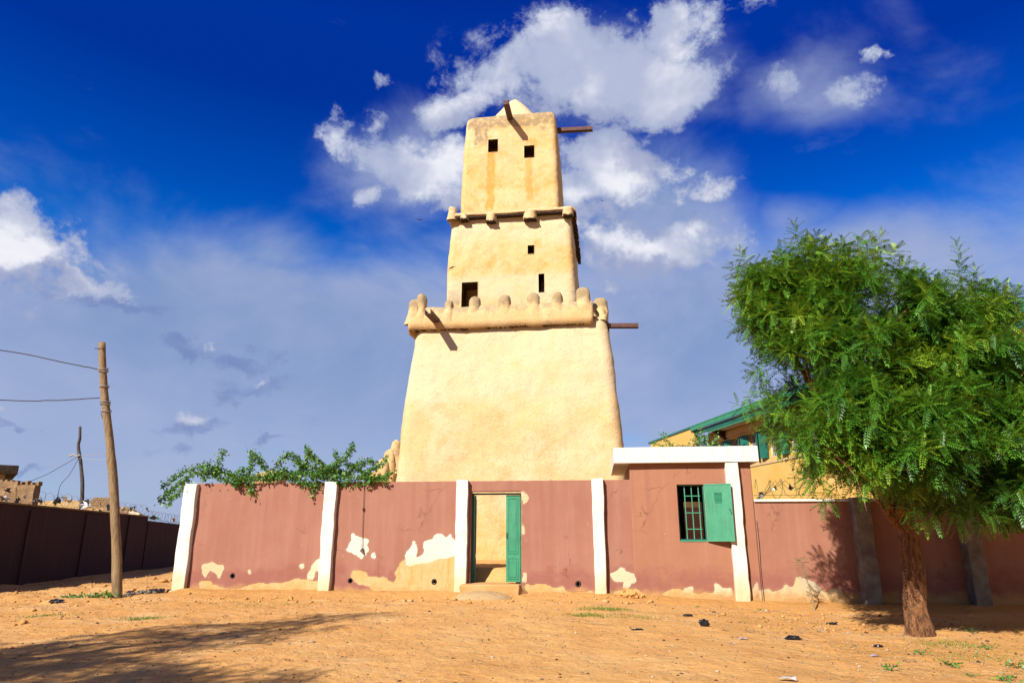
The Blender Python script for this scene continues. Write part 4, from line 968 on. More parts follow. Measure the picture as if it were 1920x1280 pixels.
for k, (f, mt, lb) in enumerate([(.10, BLACKP, 'black scrap snagged on the far red wall just right of the pole'), (.22, TEAL, 'bluish green scrap snagged in the razor wire on the far red wall'), (.50, MUD, 'brown scrap snagged in the razor wire near the white corner pillar'), (.72, BLACKP, 'small dark scrap in the razor wire, nearest the white corner pillar')]):
    tag(shred(L2[0].lerp(L2[1], f) + Vector((-.1, 0, 2.15 - .2 * f)), .24, mt, seed=60 + k), lb, 'rubbish scrap')

# mud brick pieces behind the left wall
def brick_wall(root, a, b, z0, z1, bl, bh, th, mat, zvar=0, gap=.012, name='brick'):
    """individual bricks sharing one mesh, laid in courses between a and b (world xy)"""
    a, b = Vector((*a, 0)), Vector((*b, 0)); L = (b - a).length; d = (b - a) / L; rows = int((z1 - z0) / bh); n = int(L / bl); rt = math.atan2(d.y, d.x)
    mb = MB(); mb.box((0, 0, 0), (bl - gap, th, bh - gap)); me = None
    for j in range(rows):
        for i in range(n):
            z = z0 + j * bh
            if j == rows - 1 and random.random() < zvar: continue
            p = a + d * (i * bl + (bl / 2 if j % 2 else 0)) + Vector((-d.y, d.x, 0)) * random.uniform(-.02, .02)
            if me is None:
                o = mb.build(name, mat, root); me = o.data
            else: o = link(name, me, None, root)
            o.location = (p.x - root.location.x, p.y - root.location.y, z - root.location.z); o.rotation_euler = (0, 0, rt + random.uniform(-.02, .02))
hs = empty('small_house', (-21.93, 30, 0), 'corner of a small tan house with thick dark flat roof at the far left edge', 'house', rz=.66)
m_ = MB(); m_.box((-4, 0, -.3), (0, 4, 3.88)); m_.build('wall', SANDM, hs)
m_ = MB(); m_.box((-4.4, -.3, 3.885), (.42, 4.4, 4.24)); m_.build('roof', DARKWOOD, hs)
mw = empty('mud_wall', (-20.5, 29, 0), 'brown mud wall with uneven lumpy top beside the small tan house', 'wall')
oo = (-20.5, 29, 0)
m_ = MB(oo); 
for (x0, x1, zt) in ((-21.75, -20.62, 3.50), (-20.60, -19.85, 3.36)):
    m_ = MB(oo); wobbly_box(m_, (x0, 29, -.3), (x1, 29.35, zt), 12, .05); m_.build('wall', MUD, mw)
for k in range(9):
    m_ = MB(oo); x = -21.65 + k * .22; m_.box((x, 29.05, 3.44 - .015 * k), (x + random.uniform(.08, .15), 29.3, 3.58 - .02 * k + random.uniform(0, .08))); bevel(m_.build('coping_block', MUD, mw), .015)
sw = empty('sandstone_wall', (-27, 42, 0), 'sunlit sandy ruined wall beyond the razor wire on the left', 'wall')
oo = (-27, 42, 0)
vs = []; fs = []; n = 40
m_ = MB(oo)
x = -29.5
rd = random.Random(5)
while x < -23.6:
    wd = rd.uniform(.25, .6); zt = 3.28 + .22 * fbm((x, 0, 0)) - max(0, (x + 25.6) * .22) ; wobbly_box(m_, (x, 42, -.3), (x + wd - .01, 42.5, zt), 8, .06); x += wd
m_.build('wall', SANDM, sw)
bl = empty('brick_ledge', (-24.2, 41, 0), 'short run of dark mud bricks topping a rubble heap left of the utility pole', 'brick wall')
brick_wall(bl, (-24.9, 41), (-23.3, 41.0), 2.85, 3.45, .24, .15, .3, MUD, .2)
rh = hump(0, 0, 2.3, 1.6, 2.95, 0, 48, 16, .16, seed=2).build('rubble_heap', MUD, loc=(-22.9, 41, -.1), smooth=False)
tag(rh, 'dark brown rubble heap behind the razor wire near the utility pole', 'rubble')
for k in range(26):
    x = -24.4 + random.random() * 3.2; zt = 2.9 - abs(x + 23.4) * .42
    s_ = random.uniform(.10, .24); o = shred((0, 0, 0), s_, [MUD, DARKWOOD, SANDM][k % 3], 'rubble_block', seed=90 + k); o.parent = rh; o.location = (x + 22.9, -1.3 + random.uniform(-.2, .3), zt + random.uniform(-.35, .1))
wk = MB(); wk.box((-.3, 0, 0), (.3, .3, .32)); o = wk.build('white_block', WHITE, loc=(-19.4, 36, 2.15)); o.rotation_euler = (0, .25, 0); bevel(o, .03)
wkb = empty('ruined_wall', (-19.6, 36.3, 0), 'ragged brown wall end under a tilted white block right of the rubble heap', 'wall')
m_ = MB((-19.6, 36.3, 0)); wobbly_box(m_, (-21.4, 36.0, -.3), (-20.3, 36.4, 2.42), 10, .06); m_.build('wall', MUD, wkb); m_ = MB((-19.6, 36.3, 0)); wobbly_box(m_, (-20.29, 36.0, -.3), (-19.1, 36.4, 2.14), 10, .06); m_.build('wall', MUD, wkb)
tag(o, 'tilted white block on the ruined wall just right of the utility pole', 'block')

def pole(name, pts, r0, r1, mat, label, cat):
    base = Vector(pts[0]); e = empty(name, base, label, cat)
    P = [Vector(p) - base for p in pts]; out = []; n = len(P)
    for i in range(n - 1):
        for k in range(5): out.append(P[i].lerp(P[i + 1], k / 5))
    out.append(P[-1]); m = len(out)
    # smooth
    for _ in range(2): out = [out[0]] + [(out[i - 1] + out[i] * 2 + out[i + 1]) / 4 for i in range(1, m - 1)] + [out[-1]]
    mb = MB(); mb.tube(out, [r0 + (r1 - r0) * i / (m - 1) for i in range(m)], 12, True, .12); mb.build('pole', mat, e, smooth=True); return e
gzp = ground_z(-9.95, 18.4)
PP = [(-9.97, 18.45, -0.5), (-10.22, 18.45, 1.01), (-10.56, 18.45, 2.64), (-10.8, 18.45, 3.61), (-11.16, 18.45, 4.92), (-11.33, 18.45, 5.67), (-11.51, 18.45, 6.55)]
up = pole('utility_pole', PP, .122, .085, WOOD, 'crooked weathered wooden utility pole with wire wraps near its top', 'utility pole')
for k, z in enumerate((6.36, 5.72, 5.78, 5.29, 4.86, 4.80, 4.60)):
    f = next(i for i in range(len(PP) - 1) if PP[i][2] <= z <= PP[i + 1][2]); a, b = Vector(PP[f]), Vector(PP[f + 1]); c_ = a.lerp(b, (z - a.z) / (b.z - a.z)) - Vector(PP[0])
    if k == 0:
        m_ = MB(); m_.tube([c_ + Vector((-.16, -.08, 0)), c_ + Vector((.16, -.08, 0))], .012, 5); m_.build('nail', WIRE, up)
    else:
        m_ = MB(); pts = [c_ + Vector((math.cos(t) * .125, math.sin(t) * .125, .01 * math.sin(t * 2 + k))) for t in np.linspace(0, 2 * math.pi, 15)]; m_.tube(pts, .012, 5, False); m_.build('wire_wrap', TWINE, up)
        m_ = MB(); m_.tube([c_ + Vector((.10, -.03, 0)), c_ + Vector((.17, -.04, .03))], .01, 5); m_.build('nail', WIRE, up)
tp = pole('thin_pole', [(-21.6, 35, 0), (-21.45, 35, 2.67), (-21.61, 35, 3.85), (-21.85, 35, 4.78), (-22.17, 35, 5.72), (-22.12, 35, 6.1), (-22.23, 35, 6.7)], .10, .06, GRAYWOOD, 'thin crooked dark pole standing behind the razor wire, left of the utility pole', 'pole')
m_ = MB(); m_.tube([Vector((-.9, 0, 5.2)), Vector((-.6, -.1, 5.25)), Vector((-.45, -.1, 5.15)), Vector((-.3, -.1, 5.25))], .05, 6); m_.build('wire_wrap', TWINE, tp)
def cable(name, pts, r, mat, label):
    P = [Vector(p) for p in pts]; out = []
    for i in range(len(P) - 1):
        a = P[max(i - 1, 0)]; b = P[i]; c_ = P[i + 1]; d = P[min(i + 2, len(P) - 1)]
        for k in range(8):
            t = k / 8; out.append(.5 * ((2 * b) + (c_ - a) * t + (2 * a - 5 * b + 4 * c_ - d) * t * t + (3 * b - a - 3 * c_ + d) * t ** 3))
    out.append(P[-1]); out = [p + Vector((0, 0, .012 * fbm((p.x * 4, p.y, 0)))) for p in out]
    mb = MB(); mb.tube(out, r, 5); return tag(mb.build(name, mat), label, 'cable')
cable('cable', [(-24, 13.0, 6.6), (-19.3, 17, 6.7), (-14.3, 18.2, 6.29), (-12.46, 18.3, 5.96), (-11.4, 18.4, 5.76)], .014, WIRE, 'upper dark cable running from the pole out of the left edge')
cable('cable', [(-24, 13.0, 5.4), (-19.3, 17, 5.0), (-14.07, 18.2, 4.88), (-12.57, 18.3, 4.88), (-11.28, 18.4, 4.97)], .014, WIRE, 'lower dark cable running from the pole out of the left edge')
cable('cable', [(-11.28, 18.45, 4.9), (-12.6, 21.5, 4.4), (-16.5, 28, 4.6), (-22.0, 35, 5.2)], .009, TWINE, 'pale twisted twine sloping from the utility pole to the thin pole, upper strand')
cable('cable', [(-11.22, 18.45, 4.57), (-12.6, 21.5, 4.1), (-16.5, 28, 4.3), (-21.95, 35, 5.1)], .010, TWINE, 'pale twisted twine sloping from the utility pole to the thin pole, lower strand')
cable('cable', [(-22.0, 35, 5.2), (-22.4, 33.5, 4.2), (-22.1, 31.5, 3.55), (-20.6, 29.4, 3.2)], .012, WIRE, 'dark wire drooping from the thin pole down to the brown mud wall')
cable('cable', [(-22.0, 35, 5.15), (-21.7, 34, 4.2), (-21.4, 33, 3.63), (-21.45, 33, 2.9)], .012, WIRE, 'wire dropping from the thin pole behind the razor wire')

# ------------------------------------------------------------------ foliage
def norm(a): return a / np.maximum(np.linalg.norm(a, axis=-1, keepdims=True), 1e-9)
def frond_template(pairs=7, L=.33, lw=.015, ll=.088):
    """one pinnate neem leaf along +x, drooping to -z; returns verts (n,3) and quads"""
    vs = []; qs = []
    def leaflet(px, pz, ang, ln, tiltz):
        c_, s_ = math.cos(ang), math.sin(ang); b = len(vs)
        # falcate blade: base, two mid points, tip swept forward
        pts = [(0, 0, 0), (.42 * ln, -lw, .006), (ln, .012, -.25 * ln * tiltz), (.42 * ln, lw * .9, .006)]
        for (a, b_, z) in pts: vs.append((px + a * c_ - b_ * s_, a * s_ + b_ * c_, pz + z))
        qs.append((b, b + 1, b + 2, b + 3))
    for i in range(pairs):
        t = (i + .8) / pairs; x = L * t; z = -.16 * L * t * t * 2.0
        ln = ll * (1 - .45 * abs(t - .45))
        for s_ in (1, -1): leaflet(x, z, s_ * R(62 - 18 * t), ln, 1.0)
    leaflet(L, -.32 * L, 0, ll * .9, 1.0)
    b = len(vs); w_ = .0025
    for t in (0, .5, 1): vs.extend([(L * t, -w_, -.32 * L * t * t), (L * t, w_, -.32 * L * t * t)])
    qs += [(b, b + 1, b + 3, b + 2), (b + 2, b + 3, b + 5, b + 4)]
    return np.array(vs), np.array(qs)
FT, FQ = frond_template()
def frames(d, rollv):
    """rotation matrices with x axis = d, z up as far as possible, rolled"""
    x = norm(d); up = np.tile([0., 0, 1], (len(d), 1)); y = norm(np.cross(up, x) + 1e-6); z = np.cross(x, y)
    c_, s_ = np.cos(rollv)[:, None], np.sin(rollv)[:, None]
    y2 = y * c_ + z * s_; z2 = -y * s_ + z * c_
    return np.stack([x, y2, z2], 2)
def shoots(points, axes, r, nper=(8, 13), spire=None):
    """leafy shoots: fronds spiralling round a short axis; returns frond pos, dir, roll, scale, tone"""
    P = []; D = []; S = []; TN = []
    for p, a, L in zip(points, axes, spire if spire is not None else [None] * len(points)):
        n = r.integers(*nper); ln = .30 if L is None else L
        if L is not None: n = int(14 * L / .3)
        a = a / np.linalg.norm(a); t1 = np.cross(a, [.3, .5, .8]); t1 /= np.linalg.norm(t1); t2 = np.cross(a, t1); ph = r.random() * 6.28
        tone = r.normal(.47, .16) + .42 * mnoise.fractal(Vector(p * 1.1), 1, 2, 2) + .05 * (p[2] - 4)  # lighter higher up and at yellowish tips: sunlight painted into the leaf colour
        for k in range(n):
            f = k / n; an = ph + k * 2.4
            out = t1 * math.cos(an) + t2 * math.sin(an)
            d = out * (1 - .45 * f) + a * (.15 + .75 * f) + np.array([0, 0, .05 - .25 * (1 - f)])
            P.append(p + a * ln * f * (1 if L is not None else .8)); D.append(d)
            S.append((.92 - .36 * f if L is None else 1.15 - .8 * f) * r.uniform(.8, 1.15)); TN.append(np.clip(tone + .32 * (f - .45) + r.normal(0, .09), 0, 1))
    return np.array(P), np.array(D), r.normal(0, .3, len(P)), np.array(S), np.array(TN)
def fronds_mesh(name, P, D, RO, S, TN):
    M = frames(D, RO); n = len(P); k = len(FT)
    V = np.einsum('nij,kj->nki', M, FT) * S[:, None, None] + P[:, None, :]
    Qd = (FQ[None] + (np.arange(n) * k)[:, None, None]).reshape(-1, 4)
    me = np_mesh(name, V.reshape(-1, 3), Qd)
    a = me.attributes.new('tone', 'FLOAT', 'POINT'); a.data.foreach_set('value', np.repeat(TN, k).astype(np.float32)); return me

# lobes of the big neem crown and of the mass added behind it, world coordinates: centre and radii
LOBES = [((4.95, 12.5, 5.75), (.62, .8, .55)), ((5.6, 12.2, 5.95), (.60, .8, .62)), ((6.35, 12.4, 6.1), (.75, .9, .60)), ((7.1, 12.6, 5.5), (.75, 1.0, .62)), ((5.0, 12.2, 5.0), (.66, .8, .48)),
         ((5.9, 11.9, 5.25), (.85, .9, .62)), ((6.9, 11.9, 5.05), (.85, .9, .60)), ((7.8, 12.5, 5.0), (.75, 1.0, .55)), ((8.4, 12.5, 4.7), (.55, 1.0, .45)), ((5.2, 12.0, 4.3), (.68, .9, .48)),
         ((6.35, 11.6, 4.3), (.85, .9, .55)), ((7.4, 11.7, 4.25), (.9, 1.0, .58)), ((8.5, 12.0, 4.2), (.85, 1.0, .5)), ((8.9, 12.6, 3.8), (.5, 1.0, .36)), ((8.6, 12.2, 5.25), (.45, .6, .42)), ((8.0, 15.6, 3.5), (1.6, 1.2, 1.0)), ((10.2, 15.8, 3.4), (1.7, 1.3, 1.0)), ((9.0, 14.3, 2.3), (1.8, 1.2, .5)), ((11.2, 14.3, 2.3), (1.6, 1.3, .6)), ((5.3, 11.9, 3.45), (.68, .8, .42)),  # includes hidden rear lobes, added to keep skylight off the wall behind
         ((6.1, 11.5, 3.45), (.75, .8, .48)), ((6.95, 11.3, 3.35), (.8, .8, .5)), ((7.9, 11.6, 3.3), (.85, .9, .52)), ((8.8, 12.0, 3.3), (.85, 1.0, .52)), ((9.5, 12.6, 3.2), (.75, 1.1, .45)),
         ((5.35, 11.6, 2.85), (.62, .7, .38)), ((6.6, 11.3, 2.6), (.75, .8, .42)), ((7.5, 11.3, 2.45), (.8, .8, .45)), ((8.4, 11.6, 2.4), (.85, .9, .45)), ((9.2, 12.0, 2.4), (.8, 1.0, .5)),
         ((5.75, 11.8, 2.2), (.50, .6, .30)), ((6.95, 11.5, 1.98), (.55, .7, .30)), ((7.9, 11.9, 1.95), (.7, .8, .32)), ((8.9, 12.2, 1.9), (.8, .9, .35)), ((10.4, 13.0, 3.2), (1.2, 1.4, .8)), ((10.3, 12.8, 2.3), (1.0, 1.2, .7)),
         ((7.0, 13.9, 4.6), (1.6, 1.1, 1.0)), ((7.2, 13.9, 3.0), (1.7, 1.2, .9)), ((9.2, 14.2, 3.6), (1.6, 1.2, 1.2)), ((11.6, 14.2, 3.4), (1.5, 1.7, 1.6)), ((5.9, 13.4, 5.2), (.9, .8, .7)), ((5.8, 13.4, 3.7), (.9, .8, .7))]
SPIRES = [((5.62, 12.3, 6.55), (-.1, 0, 1), .75), ((5.8, 12.2, 6.5), (.2, 0, 1), .55), ((8.75, 12.2, 5.5), (.15, 0, 1), .8), ((8.5, 12.1, 5.45), (-.15, 0, 1), .7), ((4.62, 12.4, 6.3), (-.35, 0, 1), .5), ((5.2, 12.4, 6.25), (0, 0, 1), .45), ((6.9, 12.3, 6.35), (.1, 0, 1), .55), ((6.45, 12.3, 6.55), (0, 0, 1), .4), ((7.65, 12.3, 5.6), (.05, 0, 1), .5),
          ((8.6, 12.2, 5.55), (0, 0, 1), 1.3), ((8.35, 12.2, 5.5), (-.1, 0, 1), .5), ((5.0, 11.8, 2.75), (-1, 0, .1), .45), ((7.35, 12.2, 5.8), (.1, .1, 1), .45), ((4.55, 12.3, 5.3), (-1, 0, .5), .3), ((4.65, 12.2, 4.3), (-1, 0, -.1), .3)]
_r = np.random.default_rng(77)
for (c_, rad) in [q for q in LOBES[:26] if q[0][0] < 8.3]:
    for _ in range(2):
        a_ = _r.uniform(-.9, 3.6); SPIRES.append(((c_[0] + rad[0] * .9 * math.cos(a_), c_[1] - .3, c_[2] + rad[2] * .9 * math.sin(a_)), (math.cos(a_), -.2, .6 + math.sin(a_)), _r.uniform(.28, .6)))
def crown(lobes, spires, r, dens, rag=False):
    pts = []; ax = []
    if rag:                                     # each bough carries smaller tufts, leaf on their tops, shade below
        sub_ = []
        for (c_, rad) in lobes:
            c_ = np.array(c_); rad = np.array(rad) * (.92, 1, .78)
            for _ in range(9):
                d = r.normal(size=3); d /= np.linalg.norm(d); d[1] = -abs(d[1]) if r.random() < .65 else d[1]
                k = r.uniform(.30, .52); sub_.append((c_ + d * rad * r.uniform(.6, .95), np.array([k * 1.15, k * 1.1, k * .72])))
        lobes = sub_
    for (c_, rad) in lobes:
        c_ = np.array(c_); rad = np.array(rad) * (1, 1, .86 if not rag else 1); n = int(dens * (rad[0] * rad[2] + rad[1] * rad[2] + rad[0] * rad[1])) + 1
        d = norm(r.normal(size=(n, 3)))
        if rag: d[:, 2] = np.where((d[:, 2] < -.1) & (r.random(n) < .7), -d[:, 2], d[:, 2])
        d = norm(d); rr = np.where(r.random(n) < .88, r.uniform(.75, 1.05, n), r.uniform(.45, .8, n))
        pts.append(c_ + d * rad * rr[:, None]); ax.append(norm(d + np.array([0, 0, .30]) + r.normal(0, .3, (n, 3))))
    pts = np.concatenate(pts); ax = np.concatenate(ax)
    if rag:                                     # coherent gaps between the boughs
        keep = np.array([mnoise.fractal(Vector((p[0] * 1.25, p[1] * .6, p[2] * 1.6 + 7)), 1, 2, 2) > -.19 or p[1] > 13.1 for p in pts]); pts = pts[keep]; ax = ax[keep]
    sp = [None] * len(pts)
    if spires:
        pts = np.concatenate([pts, np.array([s[0] for s in spires])]); ax = np.concatenate([ax, np.array([s[1] for s in spires], float)]); sp += [s[2] for s in spires]
    return shoots(pts, ax, r, spire=sp)
r1 = np.random.default_rng(21)
P, D, RO, S, TN = crown(LOBES, SPIRES, r1, 30, True)
# thin wisps hanging on the lower left bough
tb = Vector((7.1, 12.87, ground_z(7.1, 12.87) - .1))
nt = empty('neem_tree', tb, 'big leafy neem tree with thick leaning reddish trunk in front of the right wall', 'tree')
base = np.array(tb)
# the 300 leaves that show largest are parts; the others one crown
camd = np.linalg.norm(P - np.array([0, 0, 1.4]), axis=1) / S
vis = (np.abs(P[:, 0] / P[:, 1]) < .74) & (P[:, 1] < 12.3)
order = np.argsort(np.where(vis, camd, 1e9))[:300]; mask = np.ones(len(P), bool); mask[order] = False
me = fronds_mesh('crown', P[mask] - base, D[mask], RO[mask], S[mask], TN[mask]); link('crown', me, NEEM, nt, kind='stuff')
print('fronds', len(P))
lm = []
for k in range(3):
    me = fronds_mesh('leaf', np.zeros((1, 3)), np.array([[1., 0, 0]]), np.zeros(1), np.ones(1), np.array([.3 + .25 * k])); me.materials.append(NEEM); lm.append(me)
M = frames(D, RO)
for i in order:
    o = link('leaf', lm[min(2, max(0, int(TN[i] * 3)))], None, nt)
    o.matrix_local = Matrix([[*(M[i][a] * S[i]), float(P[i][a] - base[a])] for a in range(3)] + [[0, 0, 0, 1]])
# trunk and limbs
def trunk(mb, pts, rr, jit=.12, n=20, seg=6):
    P_ = [Vector(p) for p in pts]; out = []; ro = []
    for i in range(len(P_) - 1):
        for k in range(seg): out.append(P_[i].lerp(P_[i + 1], k / seg)); ro.append(rr[i] + (rr[i + 1] - rr[i]) * k / seg)
    out.append(P_[-1]); ro.append(rr[-1])
    for _ in range(3): out = [out[0]] + [(out[i - 1] + out[i] * 2 + out[i + 1]) / 4 for i in range(1, len(out) - 1)] + [out[-1]]
    mb.tube(out, ro, n, True, jit)
tp_ = lambda X, Y, Z: (X - tb.x, Y - tb.y, Z - tb.z)
m_ = MB(); trunk(m_, [tp_(7.13, 12.87, -.5), tp_(7.13, 12.87, -.25), tp_(7.12, 12.87, .1), tp_(7.16, 12.86, .55), tp_(7.17, 12.85, 1.0), tp_(7.18, 12.83, 1.5), tp_(7.15, 12.8, 2.2), tp_(7.1, 12.8, 3.2)], [.27, .215, .185, .18, .17, .15, .14, .12], .22, 36, 10)
m_.build('trunk', BARK, nt, smooth=True)
rd = random.Random(31)
for (c_, rad) in LOBES[:26]:
    m_ = MB(); s0 = Vector((6.97, 12.8, rd.uniform(1.5, 2.9))); e0 = Vector(c_); md = s0.lerp(e0, .5) + Vector((rd.uniform(-.25, .25), rd.uniform(-.2, .2), rd.uniform(-.3, .1)))
    trunk(m_, [s0 - tb, md - tb, e0 - tb, e0 + Vector((rad[0] * .4 * rd.choice((-1, 1)), -.3, rad[2] * .6)) - tb], [.07, .05, .025, .008], .1, 8, 4); m_.build('branch', BARK, nt, smooth=True)
PB = simple('bare_branch', (.42, .24, .11), (.30, .16, .08), 12, .9, .3)
m_ = MB(); trunk(m_, [tp_(6.15, 11.6, 2.22), tp_(5.75, 11.3, 2.28), tp_(5.3, 11.1, 2.52), tp_(5.05, 11.0, 2.75), tp_(4.85, 11.0, 2.95)], [.028, .024, .018, .012, .006], .1, 8, 5); m_.build('branch', PB, nt, smooth=True, label='bare pale branch poking out at lower left')
m_ = MB(); trunk(m_, [tp_(5.35, 11.12, 2.48), tp_(5.5, 11.1, 2.3), tp_(5.56, 11.1, 2.0), tp_(5.6, 11.1, 1.75)], [.010, .008, .006, .004], 0, 6, 5); m_.build('branch', PB, nt)
# trees standing to the left of the camera, whose shade lies across the foreground
r2 = np.random.default_rng(5)
L2_ = [((0, 0, 5.6), (1.7, 1.2, .8)), ((1.6, .6, 6.1), (1.2, .9, .6)), ((-1.6, -.5, 5.2), (1.5, 1.2, .9)), ((2.7, 1.1, 6.7), (.7, .6, .35)), ((-.3, .9, 6.4), (1.2, .8, .6))]
P2, D2, RO2, S2, T2 = crown(L2_, None, r2, 17)
me2 = fronds_mesh('crown', P2, D2, RO2, S2 * 1.1, T2)
def shade_tree(X, Y, rz, sc, label):
    t = empty('neem_tree', (X, Y, ground_z(X, Y) - .1), label, 'tree', rz=rz); t.scale = (sc, sc, sc)
    link('crown', me2, NEEM, t, kind='stuff')
    m_ = MB(); trunk(m_, [(-.2, 0, 0), (-.25, 0, 1.5), (0, 0, 3.2), (0, .1, 5.2)], [.22, .18, .14, .06], .15, 14, 6); m_.build('trunk', BARK, t, smooth=True)
    for (c_, rad) in L2_: 
        m_ = MB(); trunk(m_, [(-.05, 0, 2.8), Vector(c_) * .6 + Vector((0, 0, 1.6)), c_], [.07, .045, .015], .1, 8, 4); m_.build('branch', BARK, t, smooth=True)
    return t
shade_tree(-9.9, 4.2, R(40), 1.0, 'neem tree left of the viewer whose feathery shadow crosses the sandy foreground')
shade_tree(-10.2, 1.3, R(150), 1.1, 'second neem tree farther left, shading the lower left corner of the ground')

# climbing vine along the wall top
VINE_ST = [[(-6.105, 2.759), (-6.93, 3.062), (-7.594, 3.247), (-8.06, 3.118), (-8.437, 2.928), (-8.724, 2.677)], [(-6.736, 2.765), (-7.33, 3.066), (-7.878, 2.967), (-8.174, 2.777), (-8.535, 2.484), (-8.691, 2.236)], [(-7.852, 2.774), (-8.133, 2.482), (-8.352, 2.336), (-8.437, 2.147)], [(-7.161, 2.99), (-7.073, 3.316), (-7.003, 3.66)], [(-7.378, 2.814), (-7.355, 3.14), (-7.33, 3.319)], [(-6.341, 2.761), (-6.145, 3.127), (-6.064, 3.393), (-6.155, 3.649)], [(-6.067, 3.573), (-5.88, 3.302), (-5.673, 3.122)], [(-5.643, 2.829), (-5.366, 3.193), (-5.159, 3.486), (-5.009, 3.559), (-4.786, 3.334), (-4.574, 3.038)], [(-4.716, 2.893), (-4.515, 3.257), (-4.462, 3.551), (-4.527, 3.76)], [(-4.462, 3.551), (-4.134, 3.326), (-3.886, 3.103)], [(-4.253, 2.889), (-3.732, 3.102), (-3.367, 3.361), (-3.197, 3.564), (-3.118, 3.769)], [(-3.798, 2.957), (-3.518, 3.318), (-3.659, 3.57)], [(-3.487, 2.882), (-3.08, 3.168), (-2.757, 3.353), (-2.522, 3.234)], [(-2.88, 2.876), (-2.59, 3.09), (-2.324, 3.203), (-2.184, 3.404)], [(-2.72, 2.731), (-2.352, 2.871), (-2.012, 2.969)], [(-6.581, 2.793), (-5.653, 2.931), (-4.72, 2.937), (-3.795, 2.914), (-2.878, 2.847), (-2.123, 2.798)], [(-5.6, 2.86), (-4.9, 3.0), (-4.1, 3.02), (-3.2, 3.0)], [(-6.304, 3.129), (-6.595, 2.911), (-6.33, 2.659)], [(-6.105, 2.759), (-5.956, 2.54), (-5.909, 2.395)], [(-4.17, 2.816), (-4.193, 2.527), (-4.24, 2.356)], [(-5.047, 3.116), (-5.338, 2.899), (-5.956, 2.831)], [(-4.748, 3.259), (-4.117, 3.106), (-3.497, 3.027)], [(-3.36, 3.244), (-2.733, 2.947), (-2.57, 2.73)], [(-5.1, 2.9), (-4.4, 2.72), (-4.0, 2.66)], [(-4.0, 2.9), (-3.4, 2.70), (-2.7, 2.68)]]
def leaf_cloud(name, centres, r, size, mat, parent=None):
    n = len(centres); d = norm(r.normal(size=(n, 3))); d[:, 1] -= .35; x = norm(d); M = frames(x, r.uniform(-1.2, 1.2, n))
    T_ = np.array([(0, 0, 0), (.5, -.36, .06), (1.05, 0, -.10), (.5, .36, .06), (.5, 0, -.04)]); T_q = np.array([(0, 1, 4), (1, 2, 4), (2, 3, 4), (3, 0, 4)])
    S_ = r.uniform(.6, 1.3, n) * size
    V = np.einsum('nij,kj->nki', M, T_) * S_[:, None, None] + centres[:, None, :]
    me = np_mesh(name, V.reshape(-1, 3), None, (T_q[None] + (np.arange(n) * 5)[:, None, None]).reshape(-1, 3))
    a = me.attributes.new('tone', 'FLOAT', 'POINT'); a.data.foreach_set('value', np.repeat(np.clip(r.normal(.52, .24, n), 0, 1), 5).astype(np.float32))
    return link(name, me, mat, parent, kind='stuff')
def vine(nm, stems, yoff, u0, z0, dens, size, label, r):
    t = empty(nm, W(u0, yoff, z0), label, 'vine', rz=WROT); cs = []
    for st in stems:
        yy = yoff + r.uniform(-.10, .16); P_ = [Vector((a - u0, yy - yoff + (-.10 if b < 2.74 and -7.7 < a < 4 else 0) * 1.0, b - z0)) for (a, b) in st]
        out = []
        for i in range(len(P_) - 1):
            for k in range(6): out.append(P_[i].lerp(P_[i + 1], k / 6) + Vector((0, .03 * fbm((i + k / 6, st[0][0], 0)), .03 * fbm((i + k / 6, 0, st[0][0])))))
        out.append(P_[-1]); mb = MB(); mb.tube(out, [.010 - .006 * i / len(out) for i in range(len(out))], 5); mb.build('stem', GRAYWOOD, t)
        for a, b in zip(out[:-1], out[1:]):
            L = (b - a).length
            for _ in range(int(L * dens * r.uniform(.5, 1.4)) + 1):
                p = a.lerp(b, r.random()); f = r.normal(0, .045, 3); cs.append((p.x + f[0], p.y + f[1] * 1.5, p.z + f[2]))
    leaf_cloud('foliage', np.array(cs), r, size, VINE, t); return t
r3 = np.random.default_rng(4)
vine('climbing_vine', VINE_ST, -.02, -5.0, 2.75, 300, .076, 'leafy green climbing vine spilling over the left half of the pink wall', r3)
BR = MB()
PINKF = simple('dusty_pink_bract', (.55, .20, .22), (.6, .3, .25), 20, .7, 0)
vine('climbing_vine', [[(5.321, 4.109), (5.456, 3.929), (5.559, 3.722)], [(5.088, 3.846), (5.373, 3.754), (5.732, 3.719)], [(5.618, 3.75), (6.165, 3.742), (6.877, 3.731)], [(6.162, 3.713), (6.356, 4.018), (6.459, 4.237)], [(6.306, 3.711), (6.537, 3.941), (6.689, 4.056)], [(6.448, 3.709), (6.817, 3.864), (6.9, 4.009)], [(6.2, 3.8), (6.5, 3.85), (6.6, 3.8)], [(6.3, 3.9), (6.55, 4.0), (6.5, 3.75)]], 1.2, 6.2, 3.56, 120, .07, 'small green vine creeping over the white roof slab of the hut', r3)
# climber seen in the yard behind the hut's rear opening
# sapling before the right wall
sp = Vector((6.95, 16.75, ground_z(6.95, 16.75) - .03)); sg = empty('sapling', sp, 'thin young sapling with a few leaves in front of the lower boundary wall', 'sapling')
m_ = MB(); trunk(m_, [(0, 0, 0), (-.03, 0, .35), (-.13, 0, .8), (-.22, 0, 1.18)], [.022, .018, .013, .006], .05, 8, 4); m_.build('stem', simple('sapling_stem', (.45, .36, .22), (.3, .22, .14), 20, .8, 0), sg)
PS = []; DS = []
for k in range(24):
    a = k * 2.4; f = k / 24; PS.append((-.12 - .10 * f, 0, .72 + .45 * f)); DS.append((math.cos(a), math.sin(a), .1 + .5 * f))
me = fronds_mesh('leaf_sprays', np.array(PS), np.array(DS), rng.normal(0, .2, 24), rng.uniform(.4, .62, 24), np.full(24, .2)); link('foliage', me, NEEM, sg, kind='stuff')

